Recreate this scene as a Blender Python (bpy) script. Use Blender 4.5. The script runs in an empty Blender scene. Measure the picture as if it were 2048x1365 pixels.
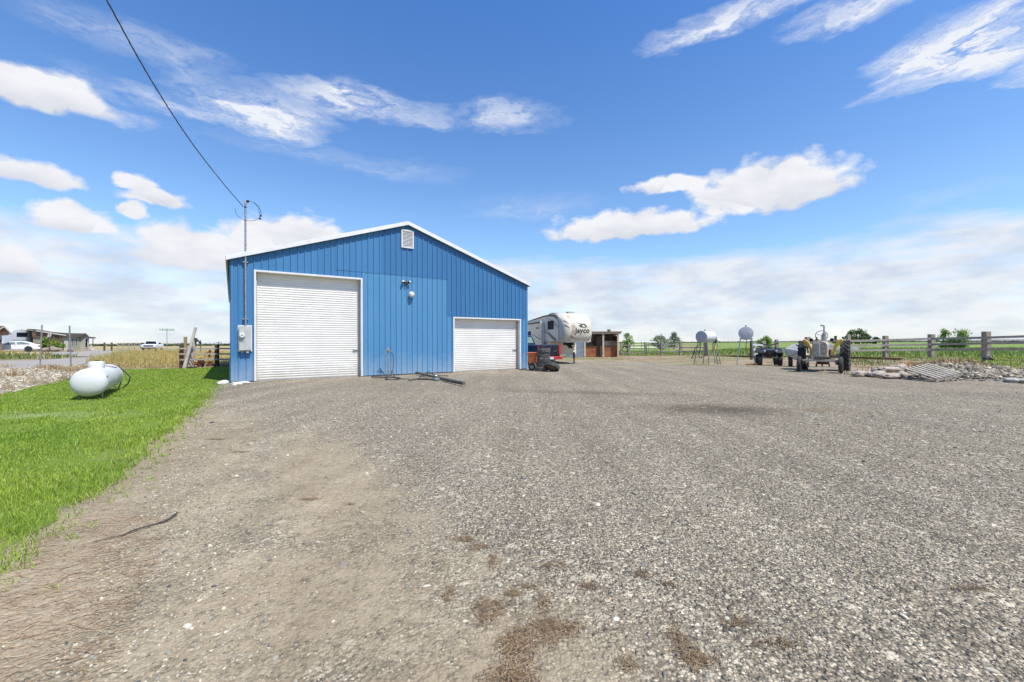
import bpy, bmesh, math, random
import numpy as np
from mathutils import Vector, Matrix, geometry, noise
PI = math.pi
S = bpy.context.scene
COL = S.collection
random.seed(7)
RNG = np.random.default_rng(11)
F, CX, CY, ROLL, EYE = 844.24, 1024.0, 684.83, -0.0025, 1.35   # lens fitted to the barn front

# ------------------------------------------------------------------ terrain
def sst(a, b, x):
    t = np.clip((np.asarray(x, float) - a) / (b - a), 0, 1)
    return t * t * (3 - 2 * t)
def hz(x, y):
    x = np.asarray(x, float); y = np.asarray(y, float)
    r = x / np.maximum(y, 1.0)
    z = -0.42 * sst(21, 36, y) * (1 - sst(.40, .55, r)) * sst(-.55, -.25, r)
    z = z + 0.22 * sst(40, 56, y) * (1 - sst(-1.0, -.88, r)) * (1 - sst(90, 140, y))
    z = z - 2.6 * sst(110, 600, y) * (1 - sst(-.4, -.1, r))
    return z
def H(x, y): return float(hz(x, y))
def ray(px, py):
    dx, dy = px - CX, py - CY
    u = dx * math.cos(ROLL) + dy * math.sin(ROLL)
    v = -dx * math.sin(ROLL) + dy * math.cos(ROLL)
    return u / F, v / F
def at(px, py):
    """ground point seen in the photo at (px, py)"""
    u, v = ray(px, py)
    y = 1.5
    while y < 900:
        if EYE - v * y <= H(u * y, y): break
        y *= 1.004
    return u * y, y
def up(px, py, y):
    """x and height of a photo point at depth y"""
    u, v = ray(px, py)
    return u * y, EYE - v * y

# ------------------------------------------------------------------ materials
MATS = {}
def nd(nt, t, **k):
    n = nt.nodes.new(t)
    for a, b in k.items():
        if a.startswith('_'): n.inputs[a[1:].replace('_', ' ')].default_value = b
        else: setattr(n, a, b)
    return n
def mathn(nt, op, a, b=None, c=None, clamp=False):
    n = nt.nodes.new('ShaderNodeMath'); n.operation = op; n.use_clamp = clamp
    for i, v in enumerate((a, b, c)):
        if v is None: continue
        if isinstance(v, (int, float)): n.inputs[i].default_value = v
        else: nt.links.new(v, n.inputs[i])
    return n.outputs[0]
def mixc(nt, f, a, b, bt='MIX'):
    n = nt.nodes.new('ShaderNodeMix'); n.data_type = 'RGBA'; n.blend_type = bt
    for i, v in ((0, f), (6, a), (7, b)):
        if isinstance(v, (int, float)): n.inputs[i].default_value = v
        elif isinstance(v, (tuple, list)): n.inputs[i].default_value = (*v[:3], 1)
        else: nt.links.new(v, n.inputs[i])
    return n.outputs[2]
def ramp(nt, f, stops, interp='LINEAR'):
    n = nt.nodes.new('ShaderNodeValToRGB'); cr = n.color_ramp; cr.interpolation = interp
    while len(cr.elements) < len(stops): cr.elements.new(0.5)
    for e, (p, c) in zip(cr.elements, stops):
        e.position = p; e.color = (*c[:3], 1) if len(c) >= 3 else (c[0],) * 3 + (1,)
    nt.links.new(f, n.inputs[0]); return n.outputs[0]
def noise_n(nt, vec, scale, detail=3, rough=.55, dist=0):
    n = nd(nt, 'ShaderNodeTexNoise'); n.inputs['Scale'].default_value = scale
    n.inputs['Detail'].default_value = detail; n.inputs['Roughness'].default_value = rough
    n.inputs['Distortion'].default_value = dist
    if vec is not None: nt.links.new(vec, n.inputs['Vector'])
    return n.outputs[0]
def mapr(nt, v, a, b, c=0, d=1):
    n = nt.nodes.new('ShaderNodeMapRange'); n.clamp = True
    nt.links.new(v, n.inputs[0])
    for i, k in enumerate((a, b, c, d)): n.inputs[i + 1].default_value = k
    return n.outputs[0]
def base_mat(name):
    m = bpy.data.materials.new(name); m.use_nodes = True
    nt = m.node_tree; b = nt.nodes['Principled BSDF']
    MATS[name] = m
    return m, nt, b
def pm(name, col, rough=.6, metal=0, col2=None, scale=4, amt=1.0, bump=0, bscale=60, stretch=None, coat=0, detail=4, trans=0):
    """plain procedural paint / wood / metal: two tones mixed by noise, plus bump"""
    if name in MATS: return MATS[name]
    m, nt, b = base_mat(name)
    b.inputs['Roughness'].default_value = rough; b.inputs['Metallic'].default_value = metal
    if coat: b.inputs['Coat Weight'].default_value = coat
    tc = nd(nt, 'ShaderNodeTexCoord'); v = tc.outputs['Object']
    if stretch:
        mp = nd(nt, 'ShaderNodeMapping'); mp.inputs['Scale'].default_value = stretch
        nt.links.new(v, mp.inputs[0]); v = mp.outputs[0]
    if col2 is None: col2 = tuple(c * .78 for c in col)
    f = noise_n(nt, v, scale, detail, .6)
    f = mapr(nt, f, .5 - .25 / max(amt, .01), .5 + .25 / max(amt, .01)) if amt != 1 else mapr(nt, f, .35, .65)
    nt.links.new(mixc(nt, f, col, col2), b.inputs['Base Color'])
    if bump:
        bn = nd(nt, 'ShaderNodeBump'); bn.inputs['Strength'].default_value = bump; bn.inputs['Distance'].default_value = .01
        nt.links.new(noise_n(nt, v, bscale, 5), bn.inputs['Height']); nt.links.new(bn.outputs[0], b.inputs['Normal'])
    if trans: b.inputs['Transmission Weight'].default_value = trans
    return m

# ------------------------------------------------------------------ mesh building
class MB:
    def __init__(s): s.v = []; s.f = []; s.mi = []
    def add(s, vs, fs, mi=0):
        o = len(s.v); s.v += [tuple(v) for v in vs]
        s.f += [tuple(i + o for i in f) for f in fs]; s.mi += [mi] * len(fs); return s
    def box(s, x0, x1, y0, y1, z0, z1, mi=0, M=None):
        vs = [Vector(p) for p in ((x0,y0,z0),(x1,y0,z0),(x1,y1,z0),(x0,y1,z0),(x0,y0,z1),(x1,y0,z1),(x1,y1,z1),(x0,y1,z1))]
        if M is not None: vs = [M @ v for v in vs]
        return s.add(vs, [(0,3,2,1),(4,5,6,7),(0,1,5,4),(1,2,6,5),(2,3,7,6),(3,0,4,7)], mi)
    def bar(s, a, b, w, h, mi=0, upv=(0,0,1)):
        """rectangular bar from a to b, w across, h along up"""
        a = Vector(a); b = Vector(b); d = (b - a); L = d.length; d.normalize()
        u = Vector(upv); side = d.cross(u)
        if side.length < 1e-4: side = d.cross(Vector((1,0,0)))
        side.normalize(); u = side.cross(d).normalized()
        M = Matrix((( d.x, side.x, u.x, a.x),(d.y, side.y, u.y, a.y),(d.z, side.z, u.z, a.z),(0,0,0,1)))
        return s.box(0, L, -w/2, w/2, -h/2, h/2, mi, M)
    def tube(s, pts, r, n=8, mi=0, cap=True):
        pts = [Vector(p) for p in pts]; R = r if isinstance(r, (list, tuple)) else [r] * len(pts)
        prev = None; rings = []
        for i, p in enumerate(pts):
            t = (pts[min(i+1, len(pts)-1)] - pts[max(i-1, 0)]).normalized()
            if prev is None:
                a = Vector((0,0,1)) if abs(t.z) < .9 else Vector((1,0,0))
                prev = t.cross(a).normalized()
            else:
                prev = (prev - t * prev.dot(t))
                prev = prev.normalized() if prev.length > 1e-6 else t.orthogonal().normalized()
            q = t.cross(prev)
            rings.append([p + (prev * math.cos(2*PI*k/n) + q * math.sin(2*PI*k/n)) * R[i] for k in range(n)])
        vs = [v for rg in rings for v in rg]; fs = []
        for i in range(len(pts)-1):
            for k in range(n):
                a = i*n+k; b = i*n+(k+1)%n; fs.append((a, b, b+n, a+n))
        if cap: fs.append(tuple(range(n))[::-1]); fs.append(tuple(range((len(pts)-1)*n, len(pts)*n)))
        return s.add(vs, fs, mi)
    def lathe(s, prof, n=24, M=None, mi=0, closed=False):
        """profile of (radius, height) turned about local z"""
        vs = []; fs = []; P = len(prof)
        for i, (r, h) in enumerate(prof):
            for k in range(n):
                v = Vector((r*math.cos(2*PI*k/n), r*math.sin(2*PI*k/n), h)); vs.append(M @ v if M is not None else v)
        for i in range(P if closed else P-1):
            j = (i+1) % P
            for k in range(n):
                fs.append((i*n+k, i*n+(k+1)%n, j*n+(k+1)%n, j*n+k))
        if not closed:
            if prof[0][0] > 1e-5: fs.append(tuple(range(n))[::-1])
            if prof[-1][0] > 1e-5: fs.append(tuple(range((P-1)*n, P*n)))
        return s.add(vs, fs, mi)
    def prism(s, out, y0, y1, M=None, mi=0, hw=None):
        """outline [(x,z)] extruded along y; hw(z) scales the half width"""
        n = len(out); vs = []
        c = (y0+y1)/2; h = (y1-y0)/2
        for sg in (-1, 1):
            for (x, z) in out:
                k = hw(x, z) if hw else 1
                v = Vector((x, c + sg*h*k, z)); vs.append(M @ v if M is not None else v)
        fs = [tuple(range(n)), tuple(range(2*n-1, n-1, -1))] + [(i, i+n, (i+1)%n+n, (i+1)%n) for i in range(n)]
        return s.add(vs, fs, mi)
    def build(s, name, mats, parent=None, smooth=False, bevel=0, loc=None, seg=2, angle=35):
        me = bpy.data.meshes.new(name); me.from_pydata(s.v, [], s.f)
        if not isinstance(mats, (list, tuple)): mats = [mats]
        for m in mats: me.materials.append(m)
        me.polygons.foreach_set('material_index', s.mi)
        bm = bmesh.new(); bm.from_mesh(me); bmesh.ops.recalc_face_normals(bm, faces=bm.faces); bm.to_mesh(me); bm.free()
        if smooth:
            me.polygons.foreach_set('use_smooth', [True]*len(me.polygons))
            if angle: me.set_sharp_from_angle(angle=math.radians(angle))
        o = bpy.data.objects.new(name, me); COL.objects.link(o)
        if loc: o.location = loc
        if parent: o.parent = parent
        if bevel:
            b = o.modifiers.new('bevel', 'BEVEL'); b.width = bevel; b.segments = seg; b.limit_method = 'ANGLE'; b.angle_limit = math.radians(40)
        return o
def np_mesh(name, co, tris, mats, parent=None, smooth=False, attr=None):
    me = bpy.data.meshes.new(name)
    co = np.asarray(co, np.float32).reshape(-1, 3); tris = np.asarray(tris, np.int32).reshape(-1, 3)
    me.vertices.add(len(co)); me.vertices.foreach_set('co', co.ravel())
    me.loops.add(tris.size); me.loops.foreach_set('vertex_index', tris.ravel())
    me.polygons.add(len(tris)); me.polygons.foreach_set('loop_start', np.arange(0, tris.size, 3, dtype=np.int32))
    if smooth: me.polygons.foreach_set('use_smooth', np.ones(len(tris), bool))
    me.update(calc_edges=True)
    me.materials.append(mats)
    o = bpy.data.objects.new(name, me); COL.objects.link(o)
    if parent: o.parent = parent
    return o
def tag(o, label=None, cat=None, group=None, kind=None):
    if label: o['label'] = label
    if cat: o['category'] = cat
    if group: o['group'] = group
    if kind: o['kind'] = kind
    return o
def thing(name, label, cat, loc=(0,0,0), rz=0, group=None):
    o = bpy.data.objects.new(name, None); COL.objects.link(o)
    o.empty_display_size = .2; o.location = loc; o.rotation_euler = (0,0,rz)
    return tag(o, label, cat, group)
def copy_tree(o, parent=None):
    c = o.copy(); COL.objects.link(c); c.parent = parent
    for ch in [k for k in bpy.data.objects if k.parent == o]: copy_tree(ch, c)
    return c
def text_mesh(name, txt, size, mat, parent, M, depth=.004, bold=0, shear=0, spacing=1.0):
    cu = bpy.data.curves.new(name, 'FONT'); cu.body = txt; cu.size = size; cu.extrude = depth; cu.offset = bold
    cu.align_x = 'CENTER'; cu.align_y = 'CENTER'; cu.shear = shear; cu.space_character = spacing; cu.resolution_u = 3
    o = bpy.data.objects.new(name + '_curve', cu); COL.objects.link(o)
    dg = bpy.context.evaluated_depsgraph_get(); me = bpy.data.meshes.new_from_object(o.evaluated_get(dg))
    bpy.data.objects.remove(o); me.transform(M); me.materials.clear(); me.materials.append(mat); me.name = name
    t = bpy.data.objects.new(name, me); COL.objects.link(t); t.parent = parent
    return t

# ------------------------------------------------------------------ light and sky
SUN = Vector((.46, -.38, 1.0)).normalized()
elev = math.asin(SUN.z); azim = math.atan2(SUN.x, SUN.y)
sl = bpy.data.lights.new('sun', 'SUN'); sl.energy = 4.0; sl.angle = math.radians(.5); sl.color = (1, .965, .9)
so = bpy.data.objects.new('sun', sl); COL.objects.link(so)
so.rotation_euler = (-SUN).to_track_quat('-Z', 'Y').to_euler(); so.location = (20, -20, 50)

def azel(px, py):
    u, v = ray(px, py); return math.atan2(u, 1), math.atan2(-v, math.hypot(u, 1))
W = bpy.data.worlds.new('World'); S.world = W; W.use_nodes = True
nt = W.node_tree; bg = nt.nodes['Background']
sky = nd(nt, 'ShaderNodeTexSky'); sky.sky_type = 'NISHITA'; sky.sun_disc = False
sky.sun_elevation = elev; sky.sun_rotation = azim; sky.altitude = 800; sky.air_density = 1.0; sky.dust_density = .6; sky.ozone_density = 2.2
tc = nd(nt, 'ShaderNodeTexCoord'); sep = nd(nt, 'ShaderNodeSeparateXYZ'); nt.links.new(tc.outputs['Generated'], sep.inputs[0])
AZ = mathn(nt, 'ARCTAN2', sep.outputs[0], sep.outputs[1]); EL = mathn(nt, 'ARCSINE', sep.outputs[2])
cmb = nd(nt, 'ShaderNodeCombineXYZ'); nt.links.new(AZ, cmb.inputs[0]); nt.links.new(EL, cmb.inputs[1]); P0 = cmb.outputs[0]
def vm(op, a, b, c=None):
    n = nt.nodes.new('ShaderNodeVectorMath'); n.operation = op
    for i, v in enumerate((a, b, c)):
        if v is None: continue
        if isinstance(v, (tuple, list)): n.inputs[i].default_value = v
        else: nt.links.new(v, n.inputs[i])
    return n.outputs[1] if op == 'LENGTH' else n.outputs[0]
def ncol(scale3, sc, det, seed, rough=.55):
    n = nd(nt, 'ShaderNodeTexNoise'); n.inputs['Scale'].default_value = sc; n.inputs['Detail'].default_value = det; n.inputs['Roughness'].default_value = rough
    nt.links.new(vm('MULTIPLY_ADD', P0, scale3, (seed, seed*1.7, seed*.3)), n.inputs['Vector']); return n
dist1 = ncol((1, 1.5, 1), 9, 5, 3.1, .6).outputs[1]
PD = vm('ADD', P0, vm('MULTIPLY', vm('SUBTRACT', dist1, (.5,.5,.5)), (.06, .035, 0)))
distc = ncol((1, 3.0, 1), 5, 5, 8.7, .62).outputs[1]
PC = vm('ADD', P0, vm('MULTIPLY', vm('SUBTRACT', distc, (.5,.5,.5)), (.26, .09, 0)))
def ell(P, px0, py0, px1, py1, px2=None):
    """elliptic cloud blob spanning the photo box"""
    a0, e0 = azel(px0, (py0+py1)/2); a1, e1 = azel(px1, (py0+py1)/2); cx = (a0+a1)/2; rx = abs(a1-a0)/2
    _, t = azel((px0+px1)/2, py0); _, b = azel((px0+px1)/2, py1); cy = b + (t-b)*.36; ry = (t-b)*.62
    q = vm('MULTIPLY', vm('SUBTRACT', P, (cx, cy, 0)), (1/rx, 1/ry, 0))
    sp = nd(nt, 'ShaderNodeSeparateXYZ'); nt.links.new(q, sp.inputs[0])
    y2 = mathn(nt, 'MAXIMUM', sp.outputs[1], mathn(nt, 'MULTIPLY', sp.outputs[1], -1.7))
    c2 = nd(nt, 'ShaderNodeCombineXYZ'); nt.links.new(sp.outputs[0], c2.inputs[0]); nt.links.new(y2, c2.inputs[1])
    return mathn(nt, 'SUBTRACT', 1.0, vm('LENGTH', c2.outputs[0], None)), sp.outputs[1]
CUM = [(1255,348,1440,388),(1360,308,1740,424),(1075,418,1445,480),(-90,120,225,215),(-40,315,180,372),(50,395,228,470),(225,378,405,415),
       (225,345,320,385),(235,440,520,545),(420,418,730,530),(-60,485,90,550),(235,400,300,440)]
dens = None; shade = None
for c in CUM:
    d, yy = ell(PD, *c)
    dens = d if dens is None else mathn(nt, 'MAXIMUM', dens, d)
    sh = mathn(nt, 'MULTIPLY', mathn(nt, 'GREATER_THAN', d, -.35), mapr(nt, yy, -.75, .35, .0, 1.0))
    shade = sh if shade is None else mathn(nt, 'MAXIMUM', shade, sh)
fine = ncol((1, 1.5, 1), 17, 6, 5.3, .58).outputs[0]; puff = nd(nt, 'ShaderNodeTexVoronoi'); puff.inputs['Scale'].default_value = 26
nt.links.new(vm('MULTIPLY_ADD', PD, (1, 1.35, 1), (2.2, .4, 0)), puff.inputs['Vector'])
dn = mathn(nt, 'ADD', dens, mathn(nt, 'MULTIPLY', mathn(nt, 'SUBTRACT', fine, .5), .95))
dn = mathn(nt, 'ADD', dn, mathn(nt, 'MULTIPLY', mathn(nt, 'SUBTRACT', .36, puff.outputs['Distance']), .32))
cumf = mapr(nt, dn, -.10, .20)
cumf = mathn(nt, 'POWER', cumf, 1.25)
# thin high wisps
CIR = [(60,35,480,120),(330,110,470,190),(400,180,670,275),(560,170,820,235),(640,205,930,245),(890,198,1115,262),(200,195,560,235),(100,130,240,185),
       (1310,0,1640,60),(1560,-20,1860,45),(1745,10,2150,155),(1960,110,2200,170),(380,285,870,325),(600,310,900,355),(940,385,1170,440),(1800,360,2100,410),(0,180,330,220)]
WGT = [.30,.30,.95,.85,.4,.55,.5,.35,.75,.8,1.6,.9,.20,.18,.20,.15,.35]
cir = None
for c, w in zip(CIR, WGT):
    d, _ = ell(PC, *c); d = mathn(nt, 'MULTIPLY', mapr(nt, d, -.25, .75), w)
    cir = d if cir is None else mathn(nt, 'MAXIMUM', cir, d)
sn = nd(nt, 'ShaderNodeTexNoise'); sn.inputs['Scale'].default_value = 8; sn.inputs['Detail'].default_value = 7; sn.inputs['Roughness'].default_value = .66
nt.links.new(vm('MULTIPLY_ADD', vm('ADD', P0, vm('MULTIPLY', vm('SUBTRACT', distc, (.5,.5,.5)), (.5, .22, 0))), (1.0, 3.9, 1), (1.9, .3, .1)), sn.inputs['Vector'])
streak = sn.outputs[0]
cir = mathn(nt, 'MULTIPLY', cir, mapr(nt, streak, .34, .60, .10, 1.3), clamp=True)
# bank of cloud low over the horizon
bn = ncol((.8, 3.2, 1), 4.5, 5, 12.4, .56).outputs[0]
bank = mathn(nt, 'ADD', mathn(nt, 'MULTIPLY', mathn(nt, 'SUBTRACT', bn, .5), .22), EL)
bank = mapr(nt, bank, .195, .135)
bank = mathn(nt, 'MULTIPLY', bank, mapr(nt, ncol((1, 4, 1), 6, 5, 4.4).outputs[0], .28, .5, .62, 1.0))
skyc = vm('MULTIPLY', sky.outputs[0], (1, 1, 1))
hs = nd(nt, 'ShaderNodeHueSaturation'); hs.inputs['Saturation'].default_value = 1.12; hs.inputs['Value'].default_value = 1.0; nt.links.new(skyc, hs.inputs['Color'])
skyc = hs.outputs[0]
skyc = mixc(nt, 1.0, skyc, mixc(nt, mapr(nt, EL, .28, .72), (.97,1.0,1.03), (.60,.87,1.14)), 'MULTIPLY')
lumn = ncol((1, 2.2, 1), 8, 4, 7.7, .55).outputs[0]
WH, GR = (4.45, 4.5, 4.7), (3.0, 3.2, 3.65)
ccum = mixc(nt, mathn(nt, 'ADD', mathn(nt, 'MULTIPLY', shade, .70), mapr(nt, mathn(nt, 'ADD', lumn, mathn(nt, 'MULTIPLY', fine, .6)), .55, 1.0, -.15, .45), clamp=True), GR, WH)
pb = ncol((1, 2.6, 1), 10, 6, 21.4, .57).outputs[0]
cbank = mixc(nt, mapr(nt, pb, .36, .60), (3.1, 3.45, 4.05), (4.2, 4.3, 4.5))
bank = mathn(nt, 'MULTIPLY', bank, mapr(nt, EL, 0, .05, .85, 1.0))
col = mixc(nt, mathn(nt, 'MULTIPLY', bank, .93), skyc, cbank)
col = mixc(nt, cir, col, (4.2, 4.35, 4.7))
col = mixc(nt, cumf, col, ccum)
W.cycles.sampling_method = 'MANUAL'; W.cycles.sample_map_resolution = 512
nt.links.new(col, bg.inputs['Color']); bg.inputs['Strength'].default_value = .14

# ------------------------------------------------------------------ camera
cd = bpy.data.cameras.new('camera'); cam = bpy.data.objects.new('camera', cd); COL.objects.link(cam)
cd.sensor_width = 36; cd.lens = F / 2048 * 36; cd.clip_start = .05; cd.clip_end = 6000
cd.shift_y = (CY - 682.5) / 2048
cam.matrix_world = Matrix.Translation((0, 0, EYE)) @ Matrix.Rotation(PI/2, 4, 'X') @ Matrix.Rotation(ROLL, 4, 'Z')
S.camera = cam
S.view_settings.view_transform = 'Standard'; S.view_settings.look = 'None'; S.view_settings.exposure = 0.55; S.view_settings.gamma = 1
# ------------------------------------------------------------------ ground sheets
def ground_mat(name, build):
    m, nt, b = base_mat(name); b.inputs['Roughness'].default_value = .95
    b.inputs['Specular IOR Level'].default_value = .2
    g = nd(nt, 'ShaderNodeNewGeometry'); build(nt, b, g.outputs['Position']); return m
def vor(nt, pos, scale, rnd=1.0, feature='F1'):
    n = nd(nt, 'ShaderNodeTexVoronoi'); n.feature = feature; n.inputs['Scale'].default_value = scale; n.inputs['Randomness'].default_value = rnd
    nt.links.new(pos, n.inputs['Vector']); return n
def bumpn(nt, b, h, st, dist):
    n = nd(nt, 'ShaderNodeBump'); n.inputs['Strength'].default_value = st; n.inputs['Distance'].default_value = dist
    nt.links.new(h, n.inputs['Height'])
    if b.inputs['Normal'].is_linked: nt.links.new(b.inputs['Normal'].links[0].from_socket, n.inputs['Normal'])
    nt.links.new(n.outputs[0], b.inputs['Normal'])
def blob(nt, pos, x, y, rx, ry, rot=0, n=None, soft=.8):
    """1 inside an irregular patch of ground at x, y"""
    mp = nd(nt, 'ShaderNodeMapping'); mp.vector_type = 'TEXTURE'
    mp.inputs['Location'].default_value = (x, y, 0); mp.inputs['Rotation'].default_value = (0, 0, rot); mp.inputs['Scale'].default_value = (rx, ry, 1e3)
    nt.links.new(pos, mp.inputs[0])
    ln = nd(nt, 'ShaderNodeVectorMath'); ln.operation = 'LENGTH'; nt.links.new(mp.outputs[0], ln.inputs[0])
    v = ln.outputs[1]
    if n is not None: v = mathn(nt, 'ADD', v, mathn(nt, 'MULTIPLY', mathn(nt, 'SUBTRACT', n, .5), 1.3))
    return mapr(nt, v, 1.0, 1.0 - soft)
def f_gravel(nt, b, pos):
    big = noise_n(nt, pos, .35, 4, .6); mid = noise_n(nt, pos, 2.2, 5, .65); sm = noise_n(nt, pos, 14, 5, .7)
    v1 = vor(nt, pos, 70); v2 = vor(nt, pos, 38); v3 = vor(nt, pos, 11)
    sx = nd(nt, 'ShaderNodeSeparateColor'); nt.links.new(v1.outputs['Color'], sx.inputs[0])
    c1 = ramp(nt, sx.outputs[0], [(0, (.10,.092,.08)), (.25, (.20,.18,.15)), (.6, (.33,.295,.24)), (.88, (.46,.41,.34)), (1, (.70,.64,.54))])
    s2 = nd(nt, 'ShaderNodeSeparateColor'); nt.links.new(v2.outputs['Color'], s2.inputs[0])
    c2 = ramp(nt, s2.outputs[1], [(0, (.10,.092,.08)), (.45, (.26,.235,.195)), (.8, (.39,.35,.29)), (1, (.66,.60,.51))])
    g = mixc(nt, mapr(nt, s2.outputs[0], .55, .7), c1, c2); g = mixc(nt, mapr(nt, v1.outputs['Distance'], .35, .75, 0, .75), g, (.075,.068,.058))  # gaps between the stones darkened in the colour, standing in for shade
    s3 = nd(nt, 'ShaderNodeSeparateColor'); nt.links.new(v3.outputs['Color'], s3.inputs[0])
    g = mixc(nt, mathn(nt, 'MULTIPLY', mapr(nt, s3.outputs[0], .78, .84), mapr(nt, v3.outputs['Distance'], .42, .30, 0, .75)), g, mixc(nt, s3.outputs[1], (.13,.125,.115), (.60,.56,.48)))
    soil = mixc(nt, mapr(nt, sm, .3, .7), (.24,.20,.147), (.335,.29,.225))
    soil = mixc(nt, mapr(nt, mid, .38, .75), soil, (.21,.165,.115))
    # where the soil shows: a worn track from near the camera toward the lawn edge, and around the lawn
    t1 = blob(nt, pos, -1.9, 4.2, 1.0, 3.8, math.radians(33), mid, .7)
    t2 = blob(nt, pos, -4.4, 5.4, 1.5, 7.5, math.radians(35), mid, .6)
    t3 = blob(nt, pos, -1.2, 2.2, 1.5, 1.2, .2, mid, .7)
    tl = blob(nt, pos, -2.6, 1.9, 1.6, 1.8, .3, mid, .7)
    t4 = blob(nt, pos, -.2, 1.7, 1.3, .8, .2, mid, .9)
    tr = mathn(nt, 'MAXIMUM', mathn(nt, 'MAXIMUM', t1, t2), mathn(nt, 'MAXIMUM', t3, mathn(nt, 'MAXIMUM', tl, t4)))
    so = mathn(nt, 'MAXIMUM', mathn(nt, 'MULTIPLY', tr, .92), mapr(nt, mid, .62, .85, .05, .5))
    so = mathn(nt, 'MULTIPLY', so, mapr(nt, sm, .28, .55, .35, 1.0), clamp=True)
    col = mixc(nt, so, g, soil)
    # oily dark stain and a rusty one
    st = mathn(nt, 'MAXIMUM', blob(nt, pos, 4.1, 8.4, 1.9, 1.0, -.15, mid, .8), mathn(nt, 'MULTIPLY', blob(nt, pos, 2.2, 11.2, 3.2, .6, -.25, mid, .9), .6))
    col = mixc(nt, mathn(nt, 'MULTIPLY', st, .8), col, (.075,.062,.048))
    col = mixc(nt, mathn(nt, 'MULTIPLY', blob(nt, pos, 6.1, 8.3, .75, .35, 0, mid, .9), .45), col, (.16,.11,.06))
    # thatch of dead grass beside the lawn
    tan = mixc(nt, mapr(nt, big, .35, .65), (1.09,1.03,.90), (1.27,1.20,1.03))
    ms_ = nd(nt, 'ShaderNodeMapping'); ms_.inputs['Rotation'].default_value = (0, 0, .42); ms_.inputs['Scale'].default_value = (1.5, .13, 1); nt.links.new(pos, ms_.inputs[0])
    tan = mixc(nt, 1.0, tan, mixc(nt, mapr(nt, noise_n(nt, ms_.outputs[0], 1.0, 4, .55), .32, .68), (.84,.83,.81), (1.12,1.12,1.12)), 'MULTIPLY')
    col = mixc(nt, 1.0, col, tan, 'MULTIPLY')
    nt.links.new(col, b.inputs['Base Color'])
    inv = mathn(nt, 'SUBTRACT', 1, mathn(nt, 'MULTIPLY', so, .75))
    h1 = mathn(nt, 'MULTIPLY', mathn(nt, 'SUBTRACT', .6, v1.outputs['Distance']), inv)
    h2 = mathn(nt, 'MULTIPLY', mathn(nt, 'SUBTRACT', .6, v2.outputs['Distance']), inv)
    bumpn(nt, b, mathn(nt, 'ADD', h1, sm), .9, .012); bumpn(nt, b, mathn(nt, 'ADD', h2, mid), .55, .03)
def f_soil(nt, b, pos):
    mid = noise_n(nt, pos, .6, 6, .65); sm = noise_n(nt, pos, 6, 5, .7); big = noise_n(nt, pos, .12, 3)
    col = mixc(nt, mapr(nt, sm, .3, .7), (.27,.20,.125), (.36,.285,.19))
    col = mixc(nt, mapr(nt, mid, .48, .62), col, (.19,.125,.06))
    col = mixc(nt, mathn(nt, 'MULTIPLY', mapr(nt, big, .5, .6), .6), col, (.15,.18,.05))
    nt.links.new(col, b.inputs['Base Color']); bumpn(nt, b, sm, .6, .04)
def f_lawn(nt, b, pos):  # soil tone
    mid = noise_n(nt, pos, 1.2, 5, .65); sm = noise_n(nt, pos, 30, 4, .7)
    col = mixc(nt, mapr(nt, sm, .3, .7), (.10,.14,.02), (.19,.27,.04)); col = mixc(nt, mapr(nt, mid, .56, .70), col, (.24,.21,.09)); wq = at(85, 832); col = mixc(nt, mathn(nt, 'MULTIPLY', blob(nt, pos, wq[0], wq[1], 1.9, .5, .1, mid, .9), .6), col, (.27,.31,.14))
    nt.links.new(col, b.inputs['Base Color']); bumpn(nt, b, sm, .6, .03)
def f_field(nt, b, pos):
    mp = nd(nt, 'ShaderNodeMapping'); mp.inputs['Scale'].default_value = (.25, 1, 1); nt.links.new(pos, mp.inputs[0])
    mid = noise_n(nt, mp.outputs[0], .12, 6, .65); sm = noise_n(nt, pos, 3, 5, .7); big = noise_n(nt, mp.outputs[0], .02, 4)
    col = mixc(nt, mapr(nt, sm, .3, .7), (.13,.19,.04), (.20,.28,.06)); col = mixc(nt, mapr(nt, mid, .5, .64), col, (.27,.28,.10))
    col = mixc(nt, mapr(nt, big, .55, .65), col, (.08,.12,.035))
    nt.links.new(col, b.inputs['Base Color']); bumpn(nt, b, sm, .8, .15)
def f_dry(nt, b, pos):
    mp = nd(nt, 'ShaderNodeMapping'); mp.inputs['Scale'].default_value = (.3, 1, 1); nt.links.new(pos, mp.inputs[0])
    mid = noise_n(nt, mp.outputs[0], .3, 6, .65); sm = noise_n(nt, pos, 4, 5, .7)
    col = mixc(nt, mapr(nt, sm, .3, .7), (.36,.27,.12), (.46,.37,.19)); col = mixc(nt, mapr(nt, mid, .5, .65), col, (.22,.20,.08))
    nt.links.new(col, b.inputs['Base Color']); bumpn(nt, b, sm, .8, .1)
def f_road(nt, b, pos):
    mid = noise_n(nt, pos, .5, 5, .65); sm = noise_n(nt, pos, 25, 5, .7)
    col = mixc(nt, mapr(nt, sm, .3, .7), (.26,.24,.21), (.36,.335,.30)); col = mixc(nt, mapr(nt, mid, .45, .7), col, (.30,.26,.20))
    nt.links.new(col, b.inputs['Base Color']); bumpn(nt, b, sm, .4, .02)
def f_rocks(nt, b, pos):
    mid = noise_n(nt, pos, .9, 5, .65); v1 = vor(nt, pos, 16)
    s = nd(nt, 'ShaderNodeSeparateColor'); nt.links.new(v1.outputs['Color'], s.inputs[0])
    col = ramp(nt, s.outputs[0], [(0, (.17,.135,.095)), (.4, (.29,.245,.185)), (.8, (.40,.35,.28)), (1, (.52,.47,.39))])
    col = mixc(nt, mapr(nt, mid, .52, .66), col, (.27,.19,.10))
    nt.links.new(col, b.inputs['Base Color']); bumpn(nt, b, mathn(nt, 'SUBTRACT', .6, v1.outputs['Distance']), .9, .04)
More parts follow.
